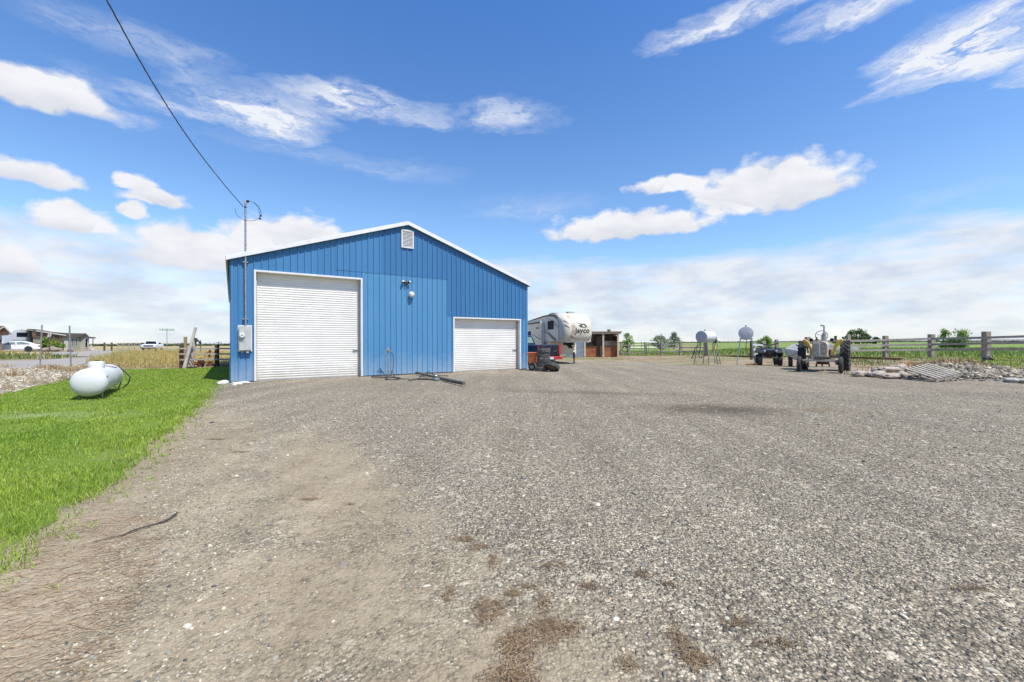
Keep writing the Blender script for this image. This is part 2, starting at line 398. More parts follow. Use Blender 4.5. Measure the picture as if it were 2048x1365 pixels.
M_gravel = ground_mat('gravel', f_gravel); M_soil = ground_mat('bare soil', f_soil); M_lawn = ground_mat('lawn soil', f_lawn)
M_field = ground_mat('green field', f_field); M_dry = ground_mat('dry field', f_dry); M_road = ground_mat('gravel road', f_road); M_rocks = ground_mat('stony soil', f_rocks)

def inside(poly, X, Y):
    X = np.asarray(X); Y = np.asarray(Y); r = np.zeros(X.shape, bool); n = len(poly)
    for i in range(n):
        x0, y0 = poly[i]; x1, y1 = poly[(i+1) % n]
        if y0 == y1: continue
        c = ((y0 > Y) != (y1 > Y)) & (X < (x1-x0) * (Y-y0) / (y1-y0) + x0); r ^= c
    return r
def rough_edge(poly, amp, step=.35):
    out = []
    for i, a in enumerate(poly):
        b = poly[(i+1) % len(poly)]; L = math.dist(a, b); st = max(step, .02 * min(abs(a[1]) + 1, abs(b[1]) + 1) * 1.2); n = max(1, min(200, int(L / st)))
        nx, ny = (b[1]-a[1]) / (L + 1e-9), -(b[0]-a[0]) / (L + 1e-9)
        for k in range(n):
            t = k / n; x = a[0] + (b[0]-a[0]) * t; y = a[1] + (b[1]-a[1]) * t
            w = noise.fractal(Vector((x*1.1, y*1.1, 3)), .8, 2.1, 4) * amp
            out.append((x + nx*w, y + ny*w))
    return out
def sheet(name, poly, mat, off, amp=0, cell=1.2, smooth=True):
    poly = rough_edge(poly, amp) if amp else rough_edge(poly, 0, 1.5)
    xs = [p[0] for p in poly]; ys = [p[1] for p in poly]; pts = []
    y = max(min(ys), -6.0)
    while y < max(ys):
        c = max(cell, abs(y) * .045)
        x = min(xs)
        row = np.arange(min(xs), max(xs), c if y < 120 else c * 2)
        pts += [(float(q), y) for q in row]; y += c
    if pts:
        P = np.array(pts); P = P[inside(poly, P[:,0], P[:,1])]; pts = [tuple(p) for p in P]
    n = len(poly); vs = [Vector(p) for p in poly] + [Vector(p) for p in pts]
    r = geometry.delaunay_2d_cdt(vs, [], [list(range(n))], 1, 1e-4)
    V = r[0]; Fc = r[2]
    me = bpy.data.meshes.new(name); me.from_pydata([(v.x, v.y, H(v.x, v.y) + off) for v in V], [], [tuple(f) for f in Fc])
    me.polygons.foreach_set('use_smooth', [True]*len(me.polygons)); me.materials.append(mat)
    bm = bmesh.new(); bm.from_mesh(me)
    for f in bm.faces:
        if f.normal.z < 0: f.normal_flip()
    bm.to_mesh(me); bm.free()
    o = bpy.data.objects.new(name, me); COL.objects.link(o); tag(o, kind='structure'); return o, poly
# base ground out to the horizon
BIG = [(-4500, -40), (4500, -40), (4500, 4600), (-4500, 4600)]
def big_sheet(name, mat, off, x0, x1, y0, y1):
    ys = [y0]; 
    while ys[-1] < y1: ys.append(ys[-1] + max(2.0, abs(ys[-1]) * .06))
    us = np.linspace(-1, 1, 81)
    co = []; 
    for y in ys:
        for u in us:
            x = (x0+x1)/2 + np.sign(u) * abs(u)**3.2 * (x1-x0)/2 * 1.0
            co.append((x, y, H(x, y) + off))
    w = len(us); tr = []
    for j in range(len(ys)-1):
        for i in range(w-1):
            a = j*w+i; tr += [(a, a+1, a+w+1), (a, a+w+1, a+w)]
    o = np_mesh(name, co, tr, mat, smooth=True); return tag(o, kind='structure')
big_sheet('ground', M_soil, -.05, -4500, 4500, -40, 4700)
A = lambda *ps: [at(*p) for p in ps]
fld = A((1165,712.5),(1260,711.5),(1330,712),(1400,712),(1440,711.5),(1510,712),(1560,713),(1640,713),(1720,714),(1870,714),(2048,716)) 
fld = fld + [(60, 34), (900, 60), (3500, 3800), (-200, 3800), (2, 300), (4, 60)]
o, _ = sheet('green_field', fld, M_field, -.02, .0, 3)
dry = A((225,706),(300,706.5),(362,733),(420,732),(470,731)) + [(-8, 60), (-40, 200), (-300, 3600), (-3800, 3600), (-1500, 700)] + A((40,693.5),(200,702))
o, _ = sheet('dry_field', dry, M_dry, -.03, 0, 3)
road = A((-60,741),(0,738.5),(60,736),(130,730.5),(215,724),(290,714),(330,706),(400,700.5),(470,697.5)) + A((470,696.0),(300,697.3),(190,700.5),(150,704),(85,705),(-60,704.5)) + A((-60,713),(85,708.5),(150,713),(185,713.5),(120,718),(60,721),(-60,722.5))
o, _ = sheet('road', road, M_road, -.01, .12, 2)
rk = A((-160,800),(0,790.5),(60,780),(110,768),(150,758),(215,742),(230,736),(225,725),(130,731),(60,736),(0,738.5),(-160,743))
o, ROCKP = sheet('stony_verge', rk, M_rocks, -.004, .25, 1.2)
LAWN0 = [(-2.0, .6)] + A((-12,1178),(44,1118),(108,1050),(160,1017),(214,980),(258,938),(307,902),(337,864),(396,816),(431,770),(456,765)) + [(-15.9, 24.0)] + A((430,735.5),(365,738),(250,739.5),(200,746),(150,757),(100,768),(0,790),(-160,800)) + [(-16, 8), (-7, -1)]
GRAV = [(-14, 16), (-9, -3), (14, -5), (60, 10), (60, 18)] + A((2048,768),(1990,764),(1900,762),(1840,760),(1800,756),(1770,750),(1740,744),(1715,739),(1690,735),(1640,732),(1560,730.5),(1500,730),(1420,731),(1395,731),(1370,729.5),(1330,726),(1280,723.5),(1200,722),(1120,721.5),(1062,721.5)) + [(-4, 40), (-13, 27)]
o, GRAVP = sheet('gravel_yard', GRAV, M_gravel, 0.0, .16, 1.0)
LAWN1 = [LAWN0[0]] + [(x-.13, y+.03) for x, y in LAWN0[1:12]] + LAWN0[12:]
o, LAWNS = sheet('lawn', LAWN1, M_lawn, .004, .20, .8)
LAWNP = rough_edge(LAWN0, .12)

# ------------------------------------------------------------------ grass blades, stones, straw as real geometry
def leaf_mat(name, stops, trans=.35, rough=.6, lo=None):
    m, nt, b = base_mat(name)
    g = nd(nt, 'ShaderNodeNewGeometry'); c = ramp(nt, g.outputs['Random Per Island'], stops)
    n = noise_n(nt, g.outputs['Position'], .9, 4, .6)
    c = mixc(nt, 1.0, c, mixc(nt, mapr(nt, n, .35, .65), (.85,.83,.80) if 'dead' in name or 'dried' in name else (.70,.80,.72), (1.2,1.12,1.12)), 'MULTIPLY')
    nt.links.new(c, b.inputs['Base Color']); b.inputs['Roughness'].default_value = rough; b.inputs['Specular IOR Level'].default_value = .25
    t = nd(nt, 'ShaderNodeBsdfTranslucent'); nt.links.new(c, t.inputs[0])
    mx = nd(nt, 'ShaderNodeMixShader'); mx.inputs[0].default_value = trans
    out = nt.nodes['Material Output']; nt.links.new(b.outputs[0], mx.inputs[1]); nt.links.new(t.outputs[0], mx.inputs[2]); nt.links.new(mx.outputs[0], out.inputs[0])
    return m
M_grass = leaf_mat('lawn grass', [(0, (.15,.23,.02)), (.35, (.26,.38,.04)), (.7, (.36,.48,.065)), (.93, (.44,.54,.12)), (1, (.58,.52,.24))])
M_straw = leaf_mat('dead grass', [(0, (.19,.125,.065)), (.5, (.31,.225,.13)), (1, (.47,.38,.25))], .08)
M_gold = leaf_mat('tall dry grass', [(0, (.30,.19,.06)), (.3, (.52,.38,.13)), (.7, (.66,.53,.22)), (.88, (.36,.36,.10)), (1, (.72,.60,.32))], .3)
M_weedg = leaf_mat('green weeds', [(0, (.08,.12,.03)), (.5, (.15,.22,.05)), (.85, (.26,.29,.09)), (1, (.42,.34,.14))], .3)
M_weedo = leaf_mat('dried weeds', [(0, (.16,.10,.05)), (.35, (.34,.24,.12)), (.7, (.48,.38,.22)), (1, (.62,.54,.36))], .2)
M_crop = leaf_mat('field crop', [(0, (.12,.17,.04)), (.5, (.22,.30,.07)), (.9, (.30,.37,.11)), (1, (.46,.43,.20))], .3)

def sample(poly, n_fn, ymin, ymax, cellw=1.0, clip=1.45):
    """random points in a polygon with density n_fn(x,y) per square metre"""
    xs = [p[0] for p in poly]; outx = []; outy = []
    y = ymin
    while y < ymax:
        ch = cellw * max(1, y / 12)
        x0 = max(min(xs), -clip * (y + ch) - 1); x1 = min(max(xs), clip * (y + ch) + 1)
        if x1 > x0:
            dmax = max(float(n_fn(x, y + ch/2)) for x in np.linspace(x0, x1, 12))
            k = int(dmax * (x1-x0) * ch)
            X = RNG.uniform(x0, x1, k); Y = RNG.uniform(y, y+ch, k)
            keep = RNG.uniform(0, dmax, k) < n_fn(X, Y); X, Y = X[keep], Y[keep]
            k2 = inside(poly, X, Y); outx.append(X[k2]); outy.append(Y[k2])
        y += ch
    return np.concatenate(outx), np.concatenate(outy)
def blades(name, X, Y, h, w, mat, label, cat=None, lean=.5, zoff=0, flat=False, zf=None, curl=.5):
    n = len(X); h = np.broadcast_to(h, (n,)) * RNG.uniform(.55, 1.25, n); w = np.broadcast_to(w, (n,)) * RNG.uniform(.7, 1.3, n)
    Z = (hz(X, Y) if zf is None else zf(X, Y)) + zoff
    a = RNG.uniform(0, 2*PI, n); b = RNG.uniform(0, 2*PI, n); ln = np.abs(RNG.normal(0, lean, n))
    dx, dy = np.cos(a)*.5, np.sin(a)*.5; lx, ly = np.cos(b)*ln*h, np.sin(b)*ln*h
    co = np.empty((n, 5, 3))
    co[:,0] = np.stack([X-dx*w, Y-dy*w, Z], 1); co[:,1] = np.stack([X+dx*w, Y+dy*w, Z], 1)
    mx, my = X + lx*curl*.7, Y + ly*curl*.7; zz = .55 if not flat else .5
    co[:,2] = np.stack([mx-dx*w*.8, my-dy*w*.8, Z+h*zz*(1 if not flat else .2)], 1); co[:,3] = np.stack([mx+dx*w*.8, my+dy*w*.8, Z+h*zz*(1 if not flat else .2)], 1)
    co[:,4] = np.stack([X+lx, Y+ly, Z + (h*np.maximum(.35, 1-ln*.45) if not flat else h*.12)], 1)
    base = (np.arange(n)*5)[:,None]; t = np.array([0,1,3, 0,3,2, 2,3,4])[None,:] + base
    o = np_mesh(name, co, t, mat); return tag(o, label, cat, kind='stuff')
def lawn_d(x, y): 
    return np.clip(5600*(3.2/np.maximum(y, 1))**1.35, 450, 5600) + 0*np.asarray(x)
lx_, ly_ = sample(LAWNP, lawn_d, .8, 25)
# a thin worn patch with flat clover
wp = at(85, 832)
keep = ~((((lx_-wp[0])/1.9)**2 + ((ly_-wp[1])/.5)**2 < 1+1.1*np.sin(lx_*4.3)*np.sin(ly_*5.1+lx_)) & (RNG.uniform(0,1,len(lx_)) < .8)); pn_ = np.array([noise.fractal(Vector((x*1.3, y*1.3, 9)), .8, 2, 3) for x, y in zip(lx_, ly_)]); keep &= RNG.uniform(0,1,len(lx_)) < np.clip(1.05-1.5*np.clip(pn_-.12, 0, 1), .25, 1) ; lx_, ly_ = lx_[keep], ly_[keep]
hh = .052 + 0*ly_; ww = .0042*(np.maximum(ly_, 3.2)/3.2)**.85
patch = np.array([noise.fractal(Vector((x*.8, y*.8, 0)), .8, 2, 3) for x, y in zip(lx_, ly_)])
# shaggy longer fringe along the lawn edge
edge = A((-12,1178),(44,1118),(108,1050),(160,1017),(214,980),(258,938),(307,902),(337,864),(396,816),(431,770),(456,765))
def edist(X, Y):
    d = np.full(len(X), 9.0)
    for a, b in zip(edge[:-1], edge[1:]):
        ax, ay = a; bx, by = b; t = np.clip(((X-ax)*(bx-ax)+(Y-ay)*(by-ay))/((bx-ax)**2+(by-ay)**2), 0, 1); d = np.minimum(d, np.hypot(X-ax-t*(bx-ax), Y-ay-t*(by-ay)))
    return d
ex = []; ey = []
for a, b in zip(edge[:-1], edge[1:]):
    L = math.dist(a, b); k = int(L * 520); t = RNG.uniform(0, 1, k)
    ex.append(a[0]+(b[0]-a[0])*t + RNG.normal(-.08, .07, k)); ey.append(a[1]+(b[1]-a[1])*t + RNG.normal(0, .07, k))
ex = np.concatenate(ex); ey = np.concatenate(ey)
ed_ = edist(lx_, ly_); en_ = np.array([noise.fractal(Vector((x*2.6, y*2.6, 1)), .8, 2, 3) for x, y in zip(lx_, ly_)])
kl = RNG.uniform(0, 1, len(lx_)) < np.clip((ed_ + .22*en_ - .02)/.26, .03, 1)
blades('lawn_grass', lx_[kl], ly_[kl], (hh*np.clip(1+.75*patch, .45, 1.8))[kl], ww[kl], M_grass, 'short bright green lawn grass left of the gravel', 'grass', .65)
sx2 = []; sy2 = []
for a, b in zip(edge[:-1], edge[1:]):
    L = math.dist(a, b); k = int(L * 170); t = RNG.uniform(0, 1, k); c0 = np.repeat(RNG.normal(0, .16, k//6+1), 6)[:k]; t = np.repeat(t[:k//6+1], 6)[:k]
    sx2.append(a[0]+(b[0]-a[0])*t + c0 + RNG.normal(.05, .02, k)); sy2.append(a[1]+(b[1]-a[1])*t + RNG.normal(0, .02, k))
sx2 = np.concatenate(sx2); sy2 = np.concatenate(sy2); blades('stray_grass', sx2, sy2, .05, np.where(sy2 < 5, .0045, .008), M_grass, 'sparse stray grass tufts creeping from the lawn onto the dirt', 'grass', .9)
fn_ = np.array([noise.noise(Vector((x*2.2, y*2.2, 4))) for x, y in zip(ex, ey)]); kf = RNG.uniform(0, 1, len(ex)) < np.clip(.55+1.6*fn_, .08, 1); ex, ey = ex[kf], ey[kf]
blades('lawn_fringe', ex, ey, .085, np.where(ey < 5, .005, .009), M_grass, 'longer shaggy grass fringing the lawn along the bare dirt', 'grass', .85)
# tall dry grass, weeds, crop
def spots(poly, d, ymin, ymax, clump=0, clip=1.5):
    X, Y = sample(poly, lambda x, y: d + 0*np.asarray(x), ymin, ymax, clip=clip)
    if clump:
        m = np.array([noise.noise(Vector((x*clump, y*clump, 5))) for x, y in zip(X, Y)]) > -.02; X, Y = X[m], Y[m]
    return X, Y
tg = A((222,737.5),(300,738),(360,736),(362,722),(368,706),(300,707),(240,714),(170,727))
X, Y = spots(tg, 60, 20, 60)
nz = np.array([noise.fractal(Vector((x*.55, y*.35, 7)), .8, 2, 4) for x, y in zip(X, Y)]); kk = nz > -.28; X, Y, nz = X[kk], Y[kk], nz[kk]
dd = np.clip((Y-21)/9, .35, 1)*np.clip(1+nz*1.1, .35, 1.7); blades('tall_dry_grass', X, Y, .52*dd + .08, .022, M_gold, 'tall golden dry grass between the road and the lawn', 'grass', .45)
kk = RNG.uniform(0,1,len(X)) < .12; blades('green_tall_grass', X[kk], Y[kk], .42*dd[kk], .022, M_weedg, 'greener stalks mixed into the tall dry grass', 'grass', .4)
kk = (Y < 25.5) & (RNG.uniform(0,1,len(X)) < .5); blades('rusty_grass_foot', X[kk], Y[kk], .24, .02, M_weedo, 'rust brown dead stalks along the foot of the tall grass', 'grass', .6)
X, Y = spots(A((362,738),(470,738),(470,700),(362,700)), 16, 22, 60); k = Y > 25.2
blades('dry_field_grass', X[k], Y[k], .4, .025, M_gold, 'dry yellow grass beyond the board fence left of the barn', 'grass', .3)
wl = A((-40,723),(60,721),(120,718),(188,713.5),(150,711),(85,707),(-40,705))
X, Y = spots(wl, 14, 28, 75, .25); h2 = len(X)//2
blades('roadside_weeds', X[:h2], Y[:h2], .45, .07, M_weedg, 'green weeds between the road and the parked white car', 'weeds', .5)
blades('roadside_dry_grass', X[h2:], Y[h2:], .4, .06, M_gold, 'yellowed grass between the road and the parked white car', 'grass', .5)
vx = []; vy = []
for px, py, r, k in [(25,752,.38,130),(12,735,.5,80),(95,737,.45,260),(112,740,.4,180),(150,744,.45,200),(168,740,.55,200),(205,737,.8,220),(62,768,.2,35),(130,762,.25,40),(16,780,.18,30),(190,741,.6,200),(220,737,.8,260)]:
    c = at(px, py); vx.append(RNG.normal(c[0], r*.6, k)); vy.append(RNG.normal(c[1], r*.5, k))
blades('dried_weeds', np.concatenate(vx), np.concatenate(vy), .26, .016, M_weedo, 'rust coloured dried weeds on the stony verge', 'weeds', .5)
X, Y = spots(fld[:11] + [(60,34),(120,75),(3,75)], 5, 30, 75, 0)
blades('field_grass', X, Y, .38, .10, M_crop, 'green crop and grass in the field beyond the fences', 'grass', .4)
# dirt strip weeds on the right
ds = A((1170,721),(1330,725),(1395,730),(1500,729.5),(1640,731),(1700,735),(1800,750),(1830,733),(2048,752),(2048,716.5),(1700,714.5),(1400,713),(1170,714))
X, Y = spots(ds, 30, 13, 60, .45); r = X / Y
k = (r > .80) & (RNG.uniform(0,1,len(X)) < .9)
blades('yard_weeds', X[k], Y[k], .17, .03, M_weedg, 'green weeds on bare soil before the right hand fence', 'weeds', .6)
X2, Y2 = spots(ds, 45, 13, 40, .6); k = (X2/Y2 > .98)
blades('yard_grass', X2[k], Y2[k], .2, .025, M_grass, 'green grass between the rock pile and the fence', 'grass', .6)
k = (r < .80) & (RNG.uniform(0,1,len(X)) < .4)
blades('yard_dry_weeds', X[k], Y[k], .13, .02, M_weedo, 'low brown weeds on the dirt strip behind the gravel', 'weeds', .6)
fx = []; fy = []
for a, b in zip(fld[:10], fld[1:11]):
    L = math.dist(a, b); k = int(L*26); t = RNG.uniform(0,1,k); fx.append(a[0]+(b[0]-a[0])*t+RNG.normal(0,.3,k)); fy.append(a[1]+(b[1]-a[1])*t+RNG.normal(0,.4,k))
fx = np.concatenate(fx); fy = np.concatenate(fy); kk = RNG.uniform(0,1,len(fx)) < .55
blades('dry_fence_grass', fx[kk], fy[kk]-.3, .26, .03, M_gold, 'dry tan grass along the foot of the right hand fences', 'grass', .5); fx, fy = fx[~kk], fy[~kk]
blades('fence_line_weeds', fx, fy, .30, .05, M_weedg, 'weeds growing under the rails of the right hand fence', 'weeds', .5)

# loose stones
def stone_shapes(k, sub):
    out = []
    for i in range(k):
        bm = bmesh.new(); bmesh.ops.create_icosphere(bm, subdivisions=sub, radius=1)
        for v in bm.verts: v.co *= 1 + .32 * noise.noise(v.co * 1.3 + Vector((i*7.1, 0, 0)))
        bm.verts.ensure_lookup_table()
        V = np.array([v.co[:] for v in bm.verts]); T = np.array([[v.index for v in f.verts] for f in bm.faces]); bm.free(); out.append((V, T))
    return out
def octa(k):
    out = []
    for i in range(k):
        V = np.array([(1,0,0),(0,1,0),(-1,0,0),(0,-1,0),(0,0,1),(0,0,-1)], float) * RNG.uniform(.7, 1.25, (6, 1))
        out.append((V, np.array([(0,1,4),(1,2,4),(2,3,4),(3,0,4),(1,0,5),(2,1,5),(3,2,5),(0,3,5)])))
    return out
def scatter(name, X, Y, size, shapes, mat, label, zf=None, flat=(.35,.7), sink=.25, tilt=.25):
    cs = []; ts = []; off = 0; n = len(X); idx = RNG.integers(0, len(shapes), n)
    for s, (V, T) in enumerate(shapes):
        m = idx == s; k = int(m.sum())
        if not k: continue
        sz = (size[m] if hasattr(size, '__len__') else np.full(k, size))
        sx = sz * RNG.uniform(.8, 1.4, k); sy = sz * RNG.uniform(.6, 1.0, k); sq = sz * RNG.uniform(*flat, k)
        P = V[None] * np.stack([sx, sy, sq], 1)[:,None,:]
        tx = RNG.normal(0, tilt, k)[:,None]; ty = P[:,:,1]*np.cos(tx) - P[:,:,2]*np.sin(tx); tz = P[:,:,1]*np.sin(tx) + P[:,:,2]*np.cos(tx)
        a = RNG.uniform(0, 2*PI, k)[:,None]; xx = P[:,:,0]*np.cos(a) - ty*np.sin(a); yy = P[:,:,0]*np.sin(a) + ty*np.cos(a)
        z0 = (hz(X[m], Y[m]) if zf is None else zf(X[m], Y[m])) + sq*(1-2*sink)*.5
        C = np.stack([xx + X[m][:,None], yy + Y[m][:,None], tz + z0[:,None]], 2)
        nv = V.shape[0]; Tt = T[None] + (np.arange(k)*nv)[:,None,None] + off
        cs.append(C.reshape(-1,3)); ts.append(Tt.reshape(-1,3)); off += k*nv
    o = np_mesh(name, np.concatenate(cs), np.concatenate(ts), mat); return tag(o, label, None, kind='stuff')
def stone_mat(name, stops, var=.12):
    m, nt, b = base_mat(name); g = nd(nt, 'ShaderNodeNewGeometry'); c = ramp(nt, g.outputs['Random Per Island'], stops)
    n = noise_n(nt, g.outputs['Position'], 55, 4, .7)
    c = mixc(nt, 1.0, c, mixc(nt, mapr(nt, n, .3, .7), (.92,.885,.785), (1.30,1.25,1.12)), 'MULTIPLY')
    nt.links.new(c, b.inputs['Base Color']); b.inputs['Roughness'].default_value = .9; b.inputs['Specular IOR Level'].default_value = .25
    return m
M_stone = stone_mat('gravel stones', [(0, (.06,.065,.08)), (.14, (.135,.13,.12)), (.4, (.25,.23,.19)), (.7, (.37,.34,.285)), (.9, (.47,.435,.37)), (.97, (.64,.60,.52)), (.985, (.36,.24,.15)), (1, (.42,.33,.22))])
def track(x, y):
    """0 on worn soil, 1 on loose gravel"""
    x = np.asarray(x, float); y = np.asarray(y, float)
    c = -.35 - (y-1.8)*.68          # centre of the worn track
    d = np.abs(x - c) / (.75 + .06*y)
    g = sst(.45, 1.35, d)
    le = -1.9 - (y-1.6)*.62
    g = g * np.where(x < le, .18, 1.0)
    g = np.where((x > c + .3) & (y < 2.3), g*.55, g)
    return np.clip(g, .16, 1)
GP2 = [(-12, 12), (-7, 1), (8, 1), (16, 12)]
def gd(lo):
    def f(x, y):
        q = np.sin(x*1.7 + 2*np.sin(y*.9))*np.sin(y*1.3 + x*.4)
        st_ = (((np.asarray(x)-4.1)/2.1)**2 + ((np.asarray(y)-8.4)/1.0)**2 < 1.1)
        return lo(y) * track(x, y) * (.78 + .3*q) * np.where(st_, .3, 1.0)
    return f
notlawn = lambda X, Y: ~inside(LAWNP, X, Y)
X, Y = sample(GP2, gd(lambda y: 3100), 1.25, 4.2, clip=1.35); k = notlawn(X, Y); X, Y = X[k], Y[k]
tk_ = track(X, Y); sz = .0043 * np.exp(RNG.normal(.05, .38, len(X))) * np.where(tk_ < .3, .72, 1)
scatter('gravel_stones', X, Y, sz, stone_shapes(8, 1), M_stone, 'small grey and tan gravel stones')
X, Y = sample(GP2, gd(lambda y: 1050), 4.2, 10.5, clip=1.35); k = notlawn(X, Y); X, Y = X[k], Y[k]
sz = .0062 * np.exp(RNG.normal(.1, .4, len(X)))
scatter('gravel_chips', X, Y, sz, octa(10), M_stone, 'grey gravel chips farther up the yard')
X, Y = sample(GP2, lambda x, y: 30*(.45+.55*track(x, y)), 1.3, 9, clip=1.35); k = notlawn(X, Y); X, Y = X[k], Y[k]
sz = .0105 * np.exp(RNG.normal(0, .36, len(X)))
scatter('river_stones', X, Y, sz, stone_shapes(8, 2), stone_mat('river stones', [(0, (.13,.13,.135)), (.4, (.24,.225,.195)), (.8, (.36,.335,.285)), (1, (.55,.52,.46))]), 'larger rounded river stones lying in the gravel', sink=.3)
X, Y = spots(ROCKP, 45, 10, 30); 
M_pale = stone_mat('pale stones', [(0, (.18,.15,.11)), (.4, (.31,.27,.21)), (.8, (.44,.40,.33)), (1, (.62,.58,.50))])
scatter('pale_stones', X, Y, .035*np.exp(RNG.normal(0,.4,len(X))), stone_shapes(5, 1), M_pale, 'pale stones strewn over the verge behind the lawn')
# straw thatch on the dirt beside the lawn and in small drifts
def straw_d(x, y):
    le = -1.55 - (y-1.6)*.66; q = np.sin(x*3.1+y)*np.sin(y*2.3-x)
    return np.where(x < le, 1, 0) * np.where(y < 3.6, 1150*(.75+.5*q), 200*(.6+.6*q))
X, Y = sample([(-9,9),(-4,1),(-1,1),(-1,9)], straw_d, 1.3, 8, clip=1.35); k = notlawn(X, Y)
def fibres(name, X, Y, L, w, mat, label, ang=None, hgt=.007):
    n = len(X); L = L*RNG.uniform(.4, 1.4, n); a = RNG.uniform(0, PI, n) if ang is None else RNG.normal(ang, .55, n)
    Z = hz(X, Y) + RNG.uniform(.002, hgt, n); bend = RNG.normal(0, .25, n)
    d = np.stack([np.cos(a), np.sin(a)], 1); p = np.stack([-d[:,1], d[:,0]], 1); B = np.stack([X, Y], 1); wz = RNG.uniform(-.003, .006, (n, 3))
    co = np.empty((n, 6, 3)); 
    for j, (t, bb) in enumerate(((-.5, 0), (0, 1), (.5, 0))):
        c = B + d*(t*L)[:,None] + p*(bend*L*.4*bb)[:,None]
        co[:,2*j,:2] = c - p*w/2; co[:,2*j+1,:2] = c + p*w/2; co[:,2*j,2] = Z + wz[:,j]; co[:,2*j+1,2] = Z + wz[:,j] + w*.3
    t = np.array([0,2,1, 1,2,3, 2,4,3, 3,4,5])[None] + (np.arange(n)*6)[:,None]
    return tag(np_mesh(name, co, t, mat), label, None, kind='stuff')
fibres('straw_litter', X[k], Y[k], .085, .0022, M_straw, 'matted dead grass on the dirt beside the lawn', .42)
dx = []; dy = []
DR = [(980,1215,.10,.07),(975,1240,.07,.05),(1090,1265,.14,.10),(1120,1255,.12,.05),(1030,1290,.10,.09),(1035,1330,.07,.18),(1015,1355,.13,.05),(1025,1187,.05,.03),(1060,1175,.05,.03),(930,1080,.10,.04),(960,1095,.08,.04),
      (985,1125,.03,.08),(898,1190,.03,.07),(1365,1290,.06,.16),(1400,1325,.09,.04),(1290,1150,.06,.05),(1110,1135,.10,.04),(1470,1245,.10,.03),(1560,1290,.12,.03),(1940,1180,.14,.03),(1180,1175,.07,.03),(1255,1330,.05,.05),(1340,1170,.06,.02),
      (1085,1210,.04,.09),(620,1000,.10,.03),(480,905,.12,.04),(430,880,.15,.04),(700,1010,.06,.02)]
for px, py, rx, ry in DR:
    c = at(px, py); k = int(7500*rx*ry*PI) + 12; a = RNG.uniform(0, 2*PI, k); r = np.sqrt(RNG.uniform(0, 1, k))*RNG.uniform(.5,1.25,k)
    dx.append(c[0]+rx*r*np.cos(a)); dy.append(c[1]+ry*r*np.sin(a)*1.1)
fibres('straw_drifts', np.concatenate(dx), np.concatenate(dy), .045, .0019, leaf_mat('dead brown needles', [(0, (.12,.075,.035)), (.5, (.21,.145,.078)), (1, (.36,.28,.17))], .05), 'small brown drifts of dead pine straw on the gravel', None, .012)
# ------------------------------------------------------------------ barn
M_white = pm('white trim paint', (.70,.69,.67), .5, col2=(.62,.61,.59), scale=3)
M_slat = pm('white door steel', (.79,.765,.71), .5, col2=(.72,.695,.64), scale=1.2)
M_galv = pm('galvanised steel', (.42,.43,.44), .38, .75, col2=(.30,.31,.32), scale=9)
M_dark = pm('dark metal', (.03,.03,.035), .5, .2)
M_black = pm('black rubber', (.018,.018,.02), .75, col2=(.035,.033,.03), scale=6)
M_grey = pm('grey enamel', (.40,.41,.38), .45, col2=(.33,.34,.32), scale=4)
M_glass = pm('dark window glass', (.012,.016,.028), .25, col2=(.018,.024,.04))
MATS['dark window glass'].node_tree.nodes['Principled BSDF'].inputs['Specular IOR Level'].default_value = .06
MATS['dark window glass'].node_tree.nodes['Principled BSDF'].inputs['Roughness'].default_value = .5
M_clear = pm('clear lamp glass', (.6,.62,.62), .12, col2=(.5,.52,.52))
M_hole = pm('dim interior', (.02,.02,.02), .9)
def blue_mat(name, c, fade=.78):
    m, nt, b = base_mat(name); tc = nd(nt, 'ShaderNodeTexCoord'); v = tc.outputs['Object']; sp = nd(nt, 'ShaderNodeSeparateXYZ'); nt.links.new(v, sp.inputs[0])
    mp = nd(nt, 'ShaderNodeMapping'); mp.inputs['Scale'].default_value = (1, 1, .35); nt.links.new(v, mp.inputs[0])
    n = noise_n(nt, mp.outputs[0], 1.4, 6, .6); n2 = noise_n(nt, v, 18, 5, .7); n3 = noise_n(nt, v, 2.6, 5, .65)
    col = mixc(nt, mapr(nt, n, .3, .7), c, tuple(k*f for k, f in zip(c, (1.18, 1.08, 1.04))))
    # per-panel paint batches
    fl = mathn(nt, 'FLOOR', mathn(nt, 'DIVIDE', sp.outputs[0], .6858)); wn = nd(nt, 'ShaderNodeTexWhiteNoise'); wn.noise_dimensions = '1D'; nt.links.new(fl, wn.inputs['W'])
    col = mixc(nt, 1.0, col, mixc(nt, wn.outputs[0], (.95,.96,.97), (1.07,1.05,1.04)), 'MULTIPLY')
    # chalky splash-back wear along the foot of the wall
    hgt = mathn(nt, 'ADD', sp.outputs[2], mathn(nt, 'MULTIPLY', mathn(nt, 'SUBTRACT', n3, .5), 1.1))
    w = mathn(nt, 'MULTIPLY', mapr(nt, hgt, .95, .0), mapr(nt, n2, .3, .6, .55, 1.0))
    col = mixc(nt, mathn(nt, 'MULTIPLY', w, fade), col, (.33,.40,.47))
    sp2 = mapr(nt, noise_n(nt, v, 55, 3, .7), .72, .8)
    col = mixc(nt, mathn(nt, 'MULTIPLY', sp2, .35), col, (.02,.05,.12))
    nt.links.new(col, b.inputs['Base Color']); b.inputs['Roughness'].default_value = .45; b.inputs['Specular IOR Level'].default_value = .35
    return m
